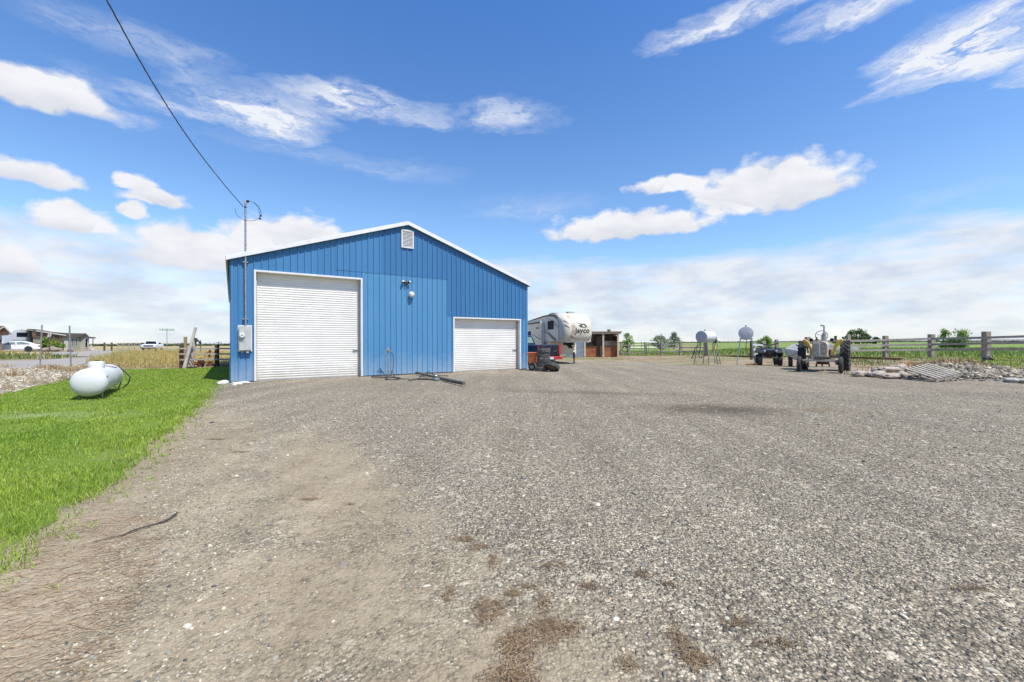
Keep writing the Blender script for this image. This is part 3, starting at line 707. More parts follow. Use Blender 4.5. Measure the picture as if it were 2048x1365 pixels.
def grime(m, z0, z1, colr, amt, ns=3.0, axis=2):
    nt = m.node_tree; b = nt.nodes['Principled BSDF']; src = b.inputs['Base Color'].links[0].from_socket
    tc = nd(nt, 'ShaderNodeTexCoord'); sp = nd(nt, 'ShaderNodeSeparateXYZ'); nt.links.new(tc.outputs['Object'], sp.inputs[0])
    n = noise_n(nt, tc.outputs['Object'], ns, 6, .65); h = mathn(nt, 'ADD', sp.outputs[axis], mathn(nt, 'MULTIPLY', mathn(nt, 'SUBTRACT', n, .5), (z1-z0)*1.6))
    nt.links.new(mixc(nt, mathn(nt, 'MULTIPLY', mapr(nt, h, z1, z0), amt), src, colr), b.inputs['Base Color'])
grime(M_slat, 0, .55, (.42,.37,.30), .5)
B_mid = blue_mat('blue siding', (.050,.178,.355)); B_dark = blue_mat('deeper blue siding', (.040,.150,.315)); B_light = blue_mat('faded blue siding', (.072,.222,.40), .6)
M_streakw = pm('white corner trim', (.78,.79,.80), .5)
BW, BH, RISE, BL = 12.34, 4.27, 2.08, 18.0
barn = thing('metal_building', 'blue ribbed metal barn with white roller doors beside the gravel yard', 'barn', (-9.5383, 14.3261, 0), .5857)
def roof_z(s): return BH + RISE * (1 - abs(s - BW/2) / (BW/2))
DOORS = [(.67, 4.339, 3.894), (8.275, 11.952, 2.49)]
BATCH = [(0, .70, 'a'), (.70, 3.35, 'b'), (3.35, 5.09, 'b'), (5.09, 8.0, 'c'), (8.0, 12.34, 'd')]
def wmat(s, above):
    if above: return 1 if 5.09 <= s < 99 else 0
    if s < 3.3: return 0
    if 4.33 < s < 8.0: return 2
    return 1 if s < 8 else 1
w = MB()
cuts = sorted(set([0, .67, 3.35, 4.339, 5.09, 8.0, 8.275, 11.952, BW]))
prof = []          # (s, depth) of the ribbed sheet, ribs centred every 0.2286 from the ridge line
k = -27
while k <= 27:
    c = BW/2 + k*.2286
    prof += [(c-.036, 0), (c-.012, -.036), (c+.014, -.036), (c+.022, 0)] + ([(c+.085, 0), (c+.092,-.005), (c+.10,-.005), (c+.107,0), (c+.135,0), (c+.142,-.005),(c+.15,-.005),(c+.157,0)])
    k += 1
prof = [(max(0, min(BW, a)), d) for a, d in prof if -.03 <= a <= BW+.03]
prof = [(0, 0)] + [p for p in prof if 0 < p[0] < BW] + [(BW, 0)]
def dep(s):
    for (a, d), (b, e) in zip(prof[:-1], prof[1:]):
        if a <= s <= b: return d + (e-d)*(s-a)/max(b-a, 1e-6)
    return 0
allp = sorted(set([p[0] for p in prof] + cuts)); ap = [(s, dep(s)) for s in allp]
LAP = 4.17
for (a, da), (b, db) in zip(ap[:-1], ap[1:]):
    m = (a+b)/2
    if b - a < 1e-5: continue
    z0 = .035
    for d0, d1, dh in DOORS:
        if d0 < m < d1: z0 = dh
    segs = []
    top = lambda s: roof_z(s) - .02
    if m > 8.0: laps = [2.55]
    elif m > 3.35: laps = [LAP]
    else: laps = []
    zz = [z0] + [l for l in laps if l > z0 + .01] + [None]
    for i in range(len(zz)-1):
        lo = zz[i]; hi = zz[i+1]; off = -.010 if (i == len(zz)-2 and len(zz) > 2) else 0
        za, zb = (top(a), top(b)) if hi is None else (hi + .0, hi + .0)
        if hi is not None: off = 0
        if m > 8.0: mi = 1 if lo >= 2.4 or (hi is None) else 2
        elif m > 3.35: mi = (1 if m > 5.09 else 0) if (hi is None and lo > 3.5) else (2 if m > 4.33 else 0)
        else: mi = 0
        y = off
        lo2 = lo - (.03 if (off and lo > z0 + .01) else 0)
        w.add([(a, da+y, lo2), (b, db+y, lo2), (b, db+y, zb), (a, da+y, za)], [(0,1,2,3)], mi)
        if off: w.add([(a, da+y, lo2), (b, db+y, lo2), (b, db, lo2), (a, da, lo2)], [(0,1,2,3)], mi)
# side and back walls, ribbed the same way
for xs in (0.0, BW):
    n = int(BL/.2286)
    for i in range(n):
        y0 = i*.2286; sg = -1 if xs == 0 else 1
        P = [(0,0),(.19,0),(.2,.022),(.22,.022),(.2286,0)]
        for (p, d), (q, e) in zip(P[:-1], P[1:]):
            w.add([(xs+sg*d, y0+p+.002, .035), (xs+sg*e, y0+q+.002, .035), (xs+sg*e, y0+q+.002, BH-.02), (xs+sg*d, y0+p+.002, BH-.02)], [(0,1,2,3)], 0)
w.add([(0,BL,.035),(BW,BL,.035),(BW,BL,BH),(BW/2,BL,BH+RISE-.02),(0,BL,BH)], [(0,1,2,3,4)], 0)
w.build('wall', [B_mid, B_dark, B_light], barn)
r = MB(); sl = RISE/(BW/2)
for sg in (-1, 1):
    a = (BW/2, BH+RISE+.04); b = (BW/2 + sg*(BW/2+.12), BH+.04-.12*sl)
    x0, z0 = a; x1, z1 = b
    r.add([(x0,-.13,z0),(x1,-.13,z1),(x1,BL+.1,z1),(x0,BL+.1,z0),(x0,-.13,z0-.03),(x1,-.13,z1-.03),(x1,BL+.1,z1-.03),(x0,BL+.1,z0-.03)], [(0,1,2,3),(7,6,5,4),(0,4,5,1),(1,5,6,2),(2,6,7,3)])
r.build('roof', pm('pale roof steel', (.62,.63,.63), .4, .3), barn)
t = MB()
for sg in (-1, 1):
    for (e0, e1, yy0, yy1) in ((.060, -.095, -.165, -.131),):
        x0, x1 = BW/2, BW/2 + sg*(BW/2+.14)
        zz = lambda x: BH + RISE - abs(x - BW/2)*sl
        t.add([(x0,yy0,zz(x0)+e0),(x1,yy0,zz(x1)+e0),(x1,yy0,zz(x1)+e1),(x0,yy0,zz(x0)+e1),(x0,yy1,zz(x0)+e0),(x1,yy1,zz(x1)+e0),(x1,yy1,zz(x1)+e1),(x0,yy1,zz(x0)+e1)],
              [(0,1,2,3),(7,6,5,4),(0,4,5,1),(3,2,6,7),(1,5,6,2)])
        t.add([(x0,yy1,zz(x0)-.06),(x1,yy1,zz(x1)-.06),(x1,-.03,zz(x1)-.06),(x0,-.03,zz(x0)-.06)], [(0,1,2,3)])
t.build('rake_trim', M_white, barn, bevel=.004)
t = MB(); 
for x0, x1 in ((-.15,-.10), (BW+.10, BW+.15)): t = MB(); t.box(x0, x1, -.128, BL+.1, BH-.14, BH-.01); t.build('eave_trim', M_white, barn)
t = MB(); t.box(-.004, .075, -.034, -.026, .03, BH-.08); t.box(-.034, -.026, -.034, .06, .03, BH-.08)
t.build('corner_trim', B_mid, barn)
t = MB(); t.box(BW-.055, BW+.03, -.036, -.026, .03, BH-.10); t.box(BW+.022, BW+.03, -.026, .06, .03, BH-.10)
t.build('corner_trim', B_light, barn)
for q0, q1 in ((.02, DOORS[0][0]), (DOORS[0][1], DOORS[1][0]), (DOORS[1][1], BW-.02)):
    t = MB(); t.box(q0, q1, .01, .05, -.06, .05); t.build('base_gap_strip', pm('dark gap strip', (.035,.03,.026), .9), barn)  # near-black strip standing in for the shaded gap below the siding
# roller doors
for (d0, d1, dh), nm in zip(DOORS, ('big', 'small')):
    c = MB(); pitch = .0857; z = .02; rows = [];
    P = [(0, -.002), (.002, -.002), (.014, -.011), (.024, -.019), (.036, -.024), (.070, -.024), (.0765, -.021), (.080, -.002), (.0857, -.002)]
    pr = []
    while z < dh - .03:
        for u, d in P[:-1]: pr.append((z+u, .24+d))
        z += pitch
    x0, x1 = d0+.065, d1-.065
    n = len(pr); vs = [(x0, d, zz) for zz, d in pr] + [(x1, d, zz) for zz, d in pr]
    c.add(vs, [(i, i+n, i+n+1, i+1) for i in range(n-1)])
    cur = c.build('roller_door', M_slat, barn, smooth=True, angle=28)
    f = MB(); ft = .062
    f.box(d0, d0+ft, -.046, .26, .02, dh); f.box(d1-ft, d1, -.046, .26, .02, dh); f.box(d0+ft, d1-ft, -.046, .26, dh-ft, dh)
    f.build('door_frame', M_white, barn, bevel=.004)
    for q0, q1 in ((d0-.02, d0), (d1, d1+.02)):
        g = MB(); g.box(q0, q1, -.040, 0.0, .02, dh+.02); g.build('door_flashing', B_dark, barn)
    for q0, q1 in ((d0+ft, d0+ft+.035), (d1-ft-.045, d1-ft)):
        g = MB(); g.box(q0, q1, .12, .20, .02, dh-ft); g.build('guide_rail', M_grey, cur)
    hzz = 1.05 if nm == 'big' else .98
    g = MB(); g.box(d1-ft-.26, d1-ft-.02, .17, .21, hzz-.02, hzz+.02); g.tube([(d1-ft-.18, .175, hzz), (d1-ft-.18, .12, hzz), (d1-ft-.18, .12, hzz-.06)], .009, 6)
    g.build('latch', M_galv, cur)
    g = MB(); g.box(x0, x1, .20, .25, .0, .035); g.build('bottom_bar', pm('worn aluminium', (.45,.44,.42), .5, .6), cur)
    g = MB(); g.box(d0+.01, d1-.01, .40, .44, -.02, dh); g.build('inner_shade', M_hole, cur)
# louvred vent
v = thing_v = MB(); cx, z0, z1, hw = BW/2, 5.30, 6.06, .265
for a in ((cx-hw, cx-hw+.05, z0, z1), (cx+hw-.05, cx+hw, z0, z1), (cx-hw+.05, cx+hw-.05, z0, z0+.05), (cx-hw+.05, cx+hw-.05, z1-.05, z1)):
    v.box(a[0], a[1], -.075, -.022, a[2], a[3])
vent = v.build('gable_vent', M_white, barn, bevel=.004)
v = MB(); n = 12; dz = (z1-z0-.1)/n
for i in range(n):
    zz = z0+.05+dz*(i+.35); v.add([(cx-hw+.05,-.068,zz),(cx+hw-.05,-.068,zz),(cx+hw-.05,-.030,zz+dz*.72),(cx-hw+.05,-.030,zz+dz*.72)], [(0,1,2,3)])
v.build('louvre', M_white, vent)
v = MB(); v.box(cx-hw+.05, cx+hw-.05, -.027, -.0245, z0+.05, z1-.05); v.build('vent_screen', pm('rusty vent screen', (.20,.10,.06), .8, col2=(.10,.06,.05)), vent)
# twin floodlight
fx, fz = 6.09, 3.83
f = MB(); f.lathe([(.055,0),(.055,.035),(.03,.05)], 16, Matrix.Translation((fx, -.024, fz)) @ Matrix.Rotation(PI/2, 4, 'X')); f.tube([(fx-.11,-.10,fz+.04),(fx,-.07,fz+.055),(fx+.11,-.10,fz+.04)], .014, 8)
f.tube([(fx,-.06,fz-.0),(fx,-.13,fz-.05)], .028, 10)
fl = f.build('flood_light', pm('bronze lamp housing', (.10,.07,.05), .5, .3), barn, smooth=True)
for sg in (-1, 1):
    f = MB(); M = Matrix.Translation((fx+sg*.12, -.10, fz+.035)) @ Matrix.Rotation(math.radians(62), 4, 'X') @ Matrix.Rotation(sg*.45, 4, 'Y')
    f.lathe([(.02,-.07),(.04,-.06),(.055,.0),(.06,.055),(.052,.07)], 16, M); f.build('lamp_head', MATS['bronze lamp housing'], fl, smooth=True)
    f = MB(); f.lathe([(0,.078),(.03,.077),(.050,.068)], 16, M); f.build('bulb_face', M_clear, fl, smooth=True)
# round security lamp
f = MB(); lx0, lz0 = 6.315, 3.36
f.lathe([(.05,0),(.05,.05),(.115,.07),(.125,.11),(.12,.13)], 24, Matrix.Translation((lx0, -.024, lz0)) @ Matrix.Rotation(PI/2, 4, 'X'))
f.box(lx0-.045, lx0+.045, -.15, -.04, lz0-.125, lz0-.085)
wl_ = f.build('wall_lamp', M_white, barn, smooth=True)
f = MB(); f.lathe([(.118,.13),(.105,.165),(.07,.19),(.03,.20),(0,.202)], 24, Matrix.Translation((lx0, -.024, lz0)) @ Matrix.Rotation(PI/2, 4, 'X'))
f.build('lamp_lens', pm('milky lens', (.72,.70,.66), .3, col2=(.5,.47,.42), scale=14), wl_, smooth=True)
# meter box with service mast
f = MB(); f.box(.195, .610, -.040, -.024, 1.055, 1.955); mb = f.build('meter_board', M_white, barn)
f = MB(); f.box(.225, .585, -.165, -.041, 1.085, 1.925); box = f.build('meter_box', M_grey, barn, bevel=.008)
f = MB(); f.box(.235, .392, -.172, -.166, 1.50, 1.905); f.box(.235, .392, -.172, -.166, 1.10, 1.488); f.box(.402, .578, -.172, -.166, 1.10, 1.905); f.build('cover_panel', pm('pale grey enamel', (.47,.48,.45), .4), box, bevel=.003)
f = MB(); f.lathe([(.085,0),(.085,.03),(.075,.035),(.072,.075),(.062,.088),(0,.09)], 24, Matrix.Translation((.315, -.172, 1.595)) @ Matrix.Rotation(PI/2, 4, 'X')); f.build('electric_meter', pm('meter glass', (.66,.66,.60), .2, col2=(.55,.55,.5)), box, smooth=True)
f = MB(); f.box(.285, .345, -.264, -.2625, 1.60, 1.625); f.build('meter_dial', M_dark, box)
for q in ((.302,.332,-.13,-.08,1.02,1.084), (.44,.51,-.14,-.07,1.0,1.084)): f = MB(); f.box(*q); f.build('conduit_stub', M_grey, box)
f = MB(); f.tube([(.421,-.10,1.93),(.421,-.10,6.10)], .030, 12)
for z in (4.72, 4.86, 5.20): f.lathe([(.034,-.02),(.034,.02)], 12, Matrix.Translation((.421,-.10,z)))
mast = f.build('service_mast', M_galv, barn, smooth=True)
for z in (2.17, 4.12): f = MB(); f.box(.34, .50, -.10, -.026, z-.018, z+.018); f.lathe([(.038,-.02),(.038,.02)], 12, Matrix.Translation((.421,-.10,z))); f.build('pipe_clamp', M_galv, mast)
f = MB(); f.tube([(.421,-.10,6.09),(.421,-.10,6.17),(.45,-.105,6.215)], [.04,.045,.042], 12); f.build('weatherhead', M_grey, mast, smooth=True)
f = MB(); f.tube([(.45,-.105,6.20),(.53,-.12,6.225)], [.045,.04], 12); f.build('weatherhead_cap', M_dark, mast, smooth=True)
f = MB(); f.tube([(.421,-.10,5.98),(.421,-.10,6.02)], .04, 12); f.build('mast_collar', M_dark, mast, smooth=True)
def arc(cx, cz, rx, rz, a0, a1, n=18, y=-.12): return [(cx+rx*math.cos(math.radians(a0+(a1-a0)*i/n)), y, cz+rz*math.sin(math.radians(a0+(a1-a0)*i/n))) for i in range(n+1)]
f = MB(); f.tube(arc(.52, 5.86, .36, .37, 92, -12, y=-.13), .009, 6); f.tube(arc(.53, 5.84, .30, .38, 90, -8, y=-.16), .007, 6); f.tube(arc(.50, 5.84, .37, .30, -18, -190, 22, y=-.14), .007, 6)
f.build('drip_loop', M_dark, mast, smooth=True)
for q in ([(.875,-.13,5.80),(.865,-.13,5.74)], [(.86,-.135,5.695),(.845,-.135,5.64)]): f = MB(); f.tube(q, .031, 8); f.build('wire_splice', M_dark, mast)
# overhead twisted cable
def A3(s, d, z): 
    c, q = math.cos(.5857), math.sin(.5857); return Vector((-9.5383 + c*s - q*d, 14.3261 + q*s + c*d, z))
st = A3(.36, -.12, 6.0)
f = MB(); N = 420; L = 20.5
ctrl = [(0, 6.0), (2.2, 6.03), (4.5, 6.17), (6.35, 6.48), (7.7, 6.88), (9.6, 7.5), (12, 8.4), (16, 10.2), (20.5, 12.6)]
def hh_(t):
    for (a, x), (b, y) in zip(ctrl[:-1], ctrl[1:]):
        if a <= t <= b:
            i = ctrl.index((a, x)); p0 = ctrl[max(i-1,0)]; p3 = ctrl[min(i+2, len(ctrl)-1)]; u = (t-a)/(b-a)
            m0 = (y-p0[1])/(b-p0[0])*(b-a); m1 = (p3[1]-x)/(p3[0]-a)*(b-a)
            return (2*u**3-3*u*u+1)*x + (u**3-2*u*u+u)*m0 + (-2*u**3+3*u*u)*y + (u**3-u*u)*m1
    return ctrl[-1][1]
for ph, rr, off in ((0, .0065, .007), (2.1, .0065, .007), (4.2, .0045, .011)):
    pts = []
    for i in range(N+1):
        t = L*(i/N); p = Vector((st.x + .35*t*(1), st.y - t, hh_(t))); a = t*9 + ph
        pts.append(p + Vector((math.cos(a)*off, 0, math.sin(a)*off*1.0)))
    f.tube(pts, rr, 5)
tag(f.build('overhead_cable', pm('weathered cable', (.045,.043,.04), .6), smooth=True), 'twisted black service cable running from the barn mast overhead', 'power cable')
# ------------------------------------------------------------------ shared small-thing materials and builders
M_rust = pm('rusty iron', (.16,.055,.025), .85, col2=(.07,.03,.02), scale=12, bump=.3)
M_wood = pm('weathered wood', (.33,.29,.23), .85, col2=(.20,.175,.14), scale=9, stretch=(1,1,.12), bump=.4, bscale=40)
M_woodx = pm('grey fence board', (.40,.365,.31), .85, col2=(.25,.22,.18), scale=8, stretch=(.08,1,1), bump=.3, bscale=40)
M_woodp = pm('pale lumber', (.55,.47,.35), .8, col2=(.38,.31,.22), scale=10, stretch=(.2,1,1), bump=.3)
M_woodd = pm('dark creosote post', (.12,.075,.05), .85, col2=(.06,.04,.03), scale=8, stretch=(1,1,.2))
M_orange = pm('orange plastic', (.62,.17,.04), .5, col2=(.50,.13,.03))
M_tank = pm('white tank paint', (.64,.635,.62), .4, col2=(.57,.565,.55), scale=2)
M_tankg = pm('grey tank end', (.42,.43,.45), .5, .2, col2=(.36,.37,.39), scale=3)
M_tyre = pm('tyre rubber', (.022,.022,.023), .8, col2=(.045,.042,.04), scale=10, bump=.2)
M_chrome = pm('chrome', (.6,.6,.6), .15, .95)
M_red = pm('red lens', (.50,.02,.02), .3)
def RX(a): return Matrix.Rotation(a, 4, 'X')
def RY(a): return Matrix.Rotation(a, 4, 'Y')
def RZ(a): return Matrix.Rotation(a, 4, 'Z')
def TR(x, y, z): return Matrix.Translation((x, y, z))
def wheel(parent, M, R, w, rr, mt=None, mr=None, lugs=0, lugh=.02, chev=0, name='wheel', spokes=5):
    """tyre (with lugs) plus a rim as its sub-part; local z of M is the axle"""
    t = MB(); h = w/2
    t.lathe([(rr,-h*.75),(rr*1.04,-h*.92),(R*.86,-h),(R*.96,-h*.9),(R,-h*.6),(R,h*.6),(R*.96,h*.9),(R*.86,h),(rr*1.04,h*.92),(rr,h*.75)], 32, M, closed=True)
    if lugs:
        for i in range(lugs):
            for sg in (-1, 1):
                a = 2*PI*(i + (.5 if sg > 0 else 0))/lugs
                if chev:
                    a2 = a + 2*PI/lugs*1.1
                    p = Vector((R*math.cos(a), R*math.sin(a), sg*h*.93)); q = Vector((R*math.cos(a2), R*math.sin(a2), 0))
                    r0 = Vector((math.cos((a+a2)/2), math.sin((a+a2)/2), 0)); t.bar(M @ p, M @ q, lugh*1.6, lugh*2, 0, (M.to_3x3() @ r0))
                else:
                    B = M @ RZ(a) @ TR(R, 0, sg*h*.48); t.box(-lugh, lugh*.8, -PI*R/lugs*.62, PI*R/lugs*.62, -h*.40, h*.40, 0, B)
    o = t.build(name, mt or M_tyre, parent, smooth=True, angle=40)
    if mr is not None:
        r = MB(); r.lathe([(rr,-h*.7),(rr*.92,-h*.75),(rr*.85,-h*.2),(rr*.3,-h*.1),(rr*.28,-h*.5),(0,-h*.52)], 24, M)
        r.lathe([(rr,h*.7),(rr*.92,h*.75),(rr*.85,h*.35),(rr*.32,h*.3),(rr*.28,h*.6),(0,h*.62)], 24, M)
        if spokes:
            for k in range(spokes): B = M @ RZ(2*PI*k/spokes); r.box(rr*.25, rr*.93, -rr*.11, rr*.11, h*.42, h*.66, 0, B)
        r.build('rim', mr, o, smooth=True)
    return o

# ------------------------------------------------------------------ propane tank on the lawn
ax0 = Vector((-10.02, 10.0)); ax1 = Vector((-11.56, 12.06)); dr = (ax1-ax0).normalized(); Lt = (ax1-ax0).length
pt = thing('propane_tank', 'white horizontal propane tank with domed ends standing on the lawn', 'propane tank', (ax0.x, ax0.y, 0), math.atan2(dr.y, dr.x))
Rt, zc = .328, .42; hd = .17
pr = [(0, -hd)] + [(Rt*math.sin(a), -hd*math.cos(a)) for a in np.linspace(.15, PI/2, 9)] + [(Rt, Lt)] + [(Rt*math.cos(a), Lt+hd*math.sin(a)) for a in np.linspace(.12, PI/2-.1, 9)] + [(0, Lt+hd)]
f = MB(); f.lathe(pr, 40, TR(0,0,zc) @ RY(PI/2)); M_shell = pm('tank shell paint', (.62,.615,.60), .45, col2=(.55,.55,.53), scale=1.5); grime(M_shell, .02, .22, (.38,.22,.10), .55, 5); f.build('shell', M_shell, pt, smooth=True)
for q in (.02, Lt-.02, Lt*.52):
    f = MB(); f.lathe([(Rt+.003,-.012),(Rt+.006,0),(Rt+.003,.012)], 40, TR(q,0,zc) @ RY(PI/2)); f.build('weld_seam', M_tank, pt, smooth=True)
f = MB(); f.lathe([(.158,.30),(.160,.36),(.160,.435),(.150,.458),(.09,.472),(0,.476)], 28, TR(.90,0,zc)); dm = f.build('dome_lid', M_tank, pt, smooth=True)
f = MB(); f.lathe([(.14,.25),(.14,.305)], 24, TR(.90,0,zc)); f.build('valve_neck', pm('shadowed steel', (.16,.15,.14), .7), pt, smooth=True)  # neck coloured dark to give the shadowed gap under the lid
f = MB(); f.box(.93,1.03,-.04,.04,zc+.474,zc+.495); f.build('lid_hinge', M_dark, dm)
for q, sg in ((.22,-1),(.22,1),(Lt-.35,-1),(Lt-.35,1)):
    f = MB(); f.bar((q, sg*.20, .0), (q, sg*.20, .19), .012, .09, upv=(1,0,0)); f.build('foot', M_grey, pt)
f = MB(); f.tube([(1.15,-.05,zc+.36),(1.4,-.12,zc+.33),(1.7,-.19,zc+.30),(2.1,-.22,zc+.26),(2.5,-.24,zc+.2)], .009, 6); f.build('copper_line', pm('dull copper', (.25,.13,.08), .5, .5), pt, smooth=True)
p0 = at(235, 778); p1 = at(246, 784)
hs = thing('propane_hose', 'pair of black hoses looping from the propane tank end to the grass', 'hose', (p0[0], p0[1], 0))
for (sx, bx, by) in ((0, .05, .0), (.05, .33, -.05)):
    f = MB(); f.tube([(-.22+sx,.15,.66),(-.10+sx,.08,.64),(.03+bx*.6,.0,.50),(.07+bx,-.02,.34),(.05+bx*.95,by,.16),(.0+bx*.6,by-.02,0)], .017, 8); f.build('hose_line', M_black, hs, smooth=True)

f = MB(); f.box(-.03,.11,-Rt*.93-.012,-Rt*.93+.01,zc+.06,zc+.15); f.build('data_plate', M_grey, pt)
# ------------------------------------------------------------------ beside the barn wall
hx, hy = at(776, 753.5)
hd_ = thing('yard_hydrant', 'tall galvanised yard hydrant standing before the blue wall', 'hydrant', (hx, hy, 0), .5857)
f = MB(); f.tube([(0,0,0),(0,0,.98)], .022, 10); f.build('standpipe', M_galv, hd_, smooth=True)
f = MB(); f.lathe([(.03,.95),(.045,.98),(.045,1.06),(.03,1.09),(.012,1.13)], 14); f.tube([(0,0,1.03),(.09,0,1.02),(.11,0,.97)], .018, 8); hh = f.build('hydrant_head', pm('tarnished brass', (.35,.27,.16), .5, .5), hd_, smooth=True)
f = MB(); f.bar((-.02,0,1.12),(-.12,0,1.02),.02,.03); f.bar((-.12,0,1.02),(-.10,0,.88),.02,.02,upv=(1,0,0)); f.build('lever', M_galv, hh)
f = MB()
pp = [Vector((hx+.11*.83, hy+.11*.55, .97))]
loc = lambda px, py, z=.015: Vector((*at(px, py), z))
pp += [Vector((hx+.17,hy+.08,.85)), Vector((hx+.19,hy+.09,.5)), Vector((hx+.14,hy+.05,.15)), loc(775,757,.02), loc(771,759.5), loc(785,760.5), loc(800,759,.02), loc(797,756.5), loc(775,756), loc(752,757), loc(743,755.5), loc(750,754), loc(770,756.5,.03), loc(792,757.5), loc(801,759.2), loc(790,761,.02), loc(772,761), loc(771,758), loc(777,752,.16), loc(781,749.5,.24), loc(786,753,.14), loc(791,757,.03), loc(806,759), loc(822,759), loc(834,756)]
def smooth_pts(pp, n=6):
    out = []
    for i in range(len(pp)-1):
        a = pp[max(i-1,0)]; b = pp[i]; c = pp[i+1]; d = pp[min(i+2,len(pp)-1)]
        for k in range(n):
            t = k/n; out.append(.5*((2*b)+(c-a)*t+(2*a-5*b+4*c-d)*t*t+(3*b-a-3*c+d)*t**3))
    return out+[pp[-1]]
f.tube(smooth_pts(pp), .014, 6); tag(f.build('garden_hose', pm('dark hose', (.05,.04,.038), .6), smooth=True), 'dark garden hose running from the hydrant and coiled on the gravel', 'hose')
def pipe_thing(name, label, cat, pts, r, mat, clamps=()):
    o = thing(name, label, cat, (pts[0].x, pts[0].y, 0)); q = [p - Vector((pts[0].x, pts[0].y, 0)) for p in pts]
    f = MB(); f.tube(smooth_pts(q, 4), r, 12); f.build('pipe', mat, o, smooth=True)
    for c in clamps:
        p = q[0].lerp(q[-1], c); d = (q[-1]-q[0]).normalized(); M = d.to_track_quat('Z', 'Y').to_matrix().to_4x4(); M.translation = p
        f = MB(); f.lathe([(r*1.0,-.07),(r*1.35,-.06),(r*1.35,.06),(r*1.0,.07)], 12, M); f.box(-.02,.02,r,r*2,-.03,.03,0,M); f.build('pipe_clamp', M_galv, o)
    return o
M_pg = pm('dusty grey pipe', (.14,.135,.11), .7, col2=(.09,.085,.07))
pipe_thing('discharge_pipe', 'long straight grey pipe slanting away from the wall across the gravel', 'pipe', [loc(833,750.5,.10), loc(878,760,.07), loc(928,770,.055)], .052, M_pg, (.47,))
pipe_thing('short_pipe', 'short thick grey pipe with a clamp at its end, nearer the camera', 'pipe', [loc(818,763,.05), loc(836,760,.05), loc(878,762.5,.05)], .045, pm('olive grey pipe', (.20,.195,.15), .7), (.93,))
f = MB(); f.tube(smooth_pts([loc(834,758,.03), loc(845,753,.04), loc(856,750,.12), loc(872,753.5,.04), loc(893,753,.02), loc(896,753.5,.015)]), .016, 6); tag(f.build('black_cable', M_black, smooth=True), 'thick black cable lying behind the grey pipes by the wall', 'cable')
f = MB(); f.tube(smooth_pts([loc(886,764.5,.01), loc(905,769,.012), loc(926,774,.008)]), .009, 5); tag(f.build('thin_rod', M_dark), 'thin dark rod beside the far end of the long pipe', 'rod')
def rock(name, label, px, py, r, mat, seed, flat=.45, cat='rock', group=None, wide=1.2):
    x, y = at(px, py); bm = bmesh.new(); bmesh.ops.create_icosphere(bm, subdivisions=3, radius=1)
    for v in bm.verts:
        n = noise.fractal(v.co*1.1 + Vector((seed*5.3, 0, 0)), .8, 2, 4); v.co *= 1 + .35*n; v.co.x *= r*wide; v.co.y *= r*.9; v.co.z = v.co.z*r*flat + r*flat*.55
    me = bpy.data.meshes.new(name); bm.to_mesh(me); bm.free(); me.materials.append(mat); me.polygons.foreach_set('use_smooth', [True]*len(me.polygons))
    o = bpy.data.objects.new(name, me); COL.objects.link(o); o.location = (x, y, H(x, y)); o.rotation_euler.z = seed*1.3
    return tag(o, label, cat, group)
M_wr = pm('whitish stone', (.62,.59,.54), .85, col2=(.45,.42,.37), scale=8, bump=.5, bscale=20)
M_br = pm('brown boulder', (.30,.25,.20), .9, col2=(.20,.165,.13), scale=1.2, bump=.6, bscale=6)
rock('stone', 'whitish stone in the barn shade at the corner of the lawn', 446, 769, .17, M_wr, 1)
rock('stone', 'left one of two whitish stones at the foot of the barn corner', 472.5, 771, .15, M_wr, 2)
rock('stone', 'right one of two whitish stones at the foot of the barn corner', 487.5, 769.5, .14, M_wr, 3, .5)
st_pts = [Vector((*at(px, py), z)) for px, py, z in ((186,1089,.010),(215,1083,.014),(245,1074,.012),(270,1066,.018),(300,1056,.014),(328,1048,.016),(340,1042,.02),(354,1032,.02))]
f = MB(); f.tube(smooth_pts(st_pts, 4), [.003+.0045*min(1, i/20) for i in range(len(st_pts)*4-3)], 7); f.tube([st_pts[5], st_pts[5]+Vector((.06,.05,.02))], .004, 5)
tag(f.build('fallen_stick', pm('grey dead stick', (.12,.095,.07), .9, col2=(.06,.05,.04), scale=20)), 'long thin dead stick lying on the bare dirt near the lawn', 'stick')

# ------------------------------------------------------------------ tyres, cart
def tyre_mesh_obj(name, R, w, lugs=26, inner=.60):
    t = MB(); h = w/2; rr = R*inner
    t.lathe([(rr,-h*.7),(rr*1.05,-h*.95),(R*.86,-h),(R*.965,-h*.85),(R*.98,-h*.5),(R*.98,h*.5),(R*.965,h*.85),(R*.86,h),(rr*1.05,h*.95),(rr,h*.7),(rr*1.06,h*.6),(R*.9,h*.7),(R*.9,-h*.7),(rr*1.06,-h*.6)], 40, None, closed=True)
    for i in range(lugs):
        for j, zz in enumerate((-.62,-.2,.2,.62)):
            a = 2*PI*(i+.5*(j%2))/lugs; B = RZ(a) @ TR(R*.985, 0, zz*h); k = PI*R/lugs
            t.box(-.012, .014 if abs(zz) < .5 else .006, -k*.66, k*.66, -h*.165, h*.165, 0, B)
    return t.build(name, pm('dusty tyre rubber', (.06,.058,.055), .85, col2=(.15,.14,.125), scale=9, bump=.2), smooth=True, angle=35)
sx_, sy_ = at(1083, 742.5); base = tyre_mesh_obj('tyre', .31, .205)
offs = [(0,0,0,0),(.04,.02,.02,.5),(.11,0,-.03,1.1),(.06,.03,.05,1.9),(.02,.0,-.09,2.6)]; offs = [(0,.0,.0,0),(.05,.02,.01,.5),(.10,0,-.03,1.1),(.09,.03,.05,1.9),(.11,.0,.08,2.6)]
labs = ['bottom tyre of the leaning stack by the barn corner','second tyre from the bottom of the stack by the barn corner','middle tyre of the stack of five by the barn corner','second tyre from the top of the stack by the barn corner','topmost tyre of the stack by the barn corner']
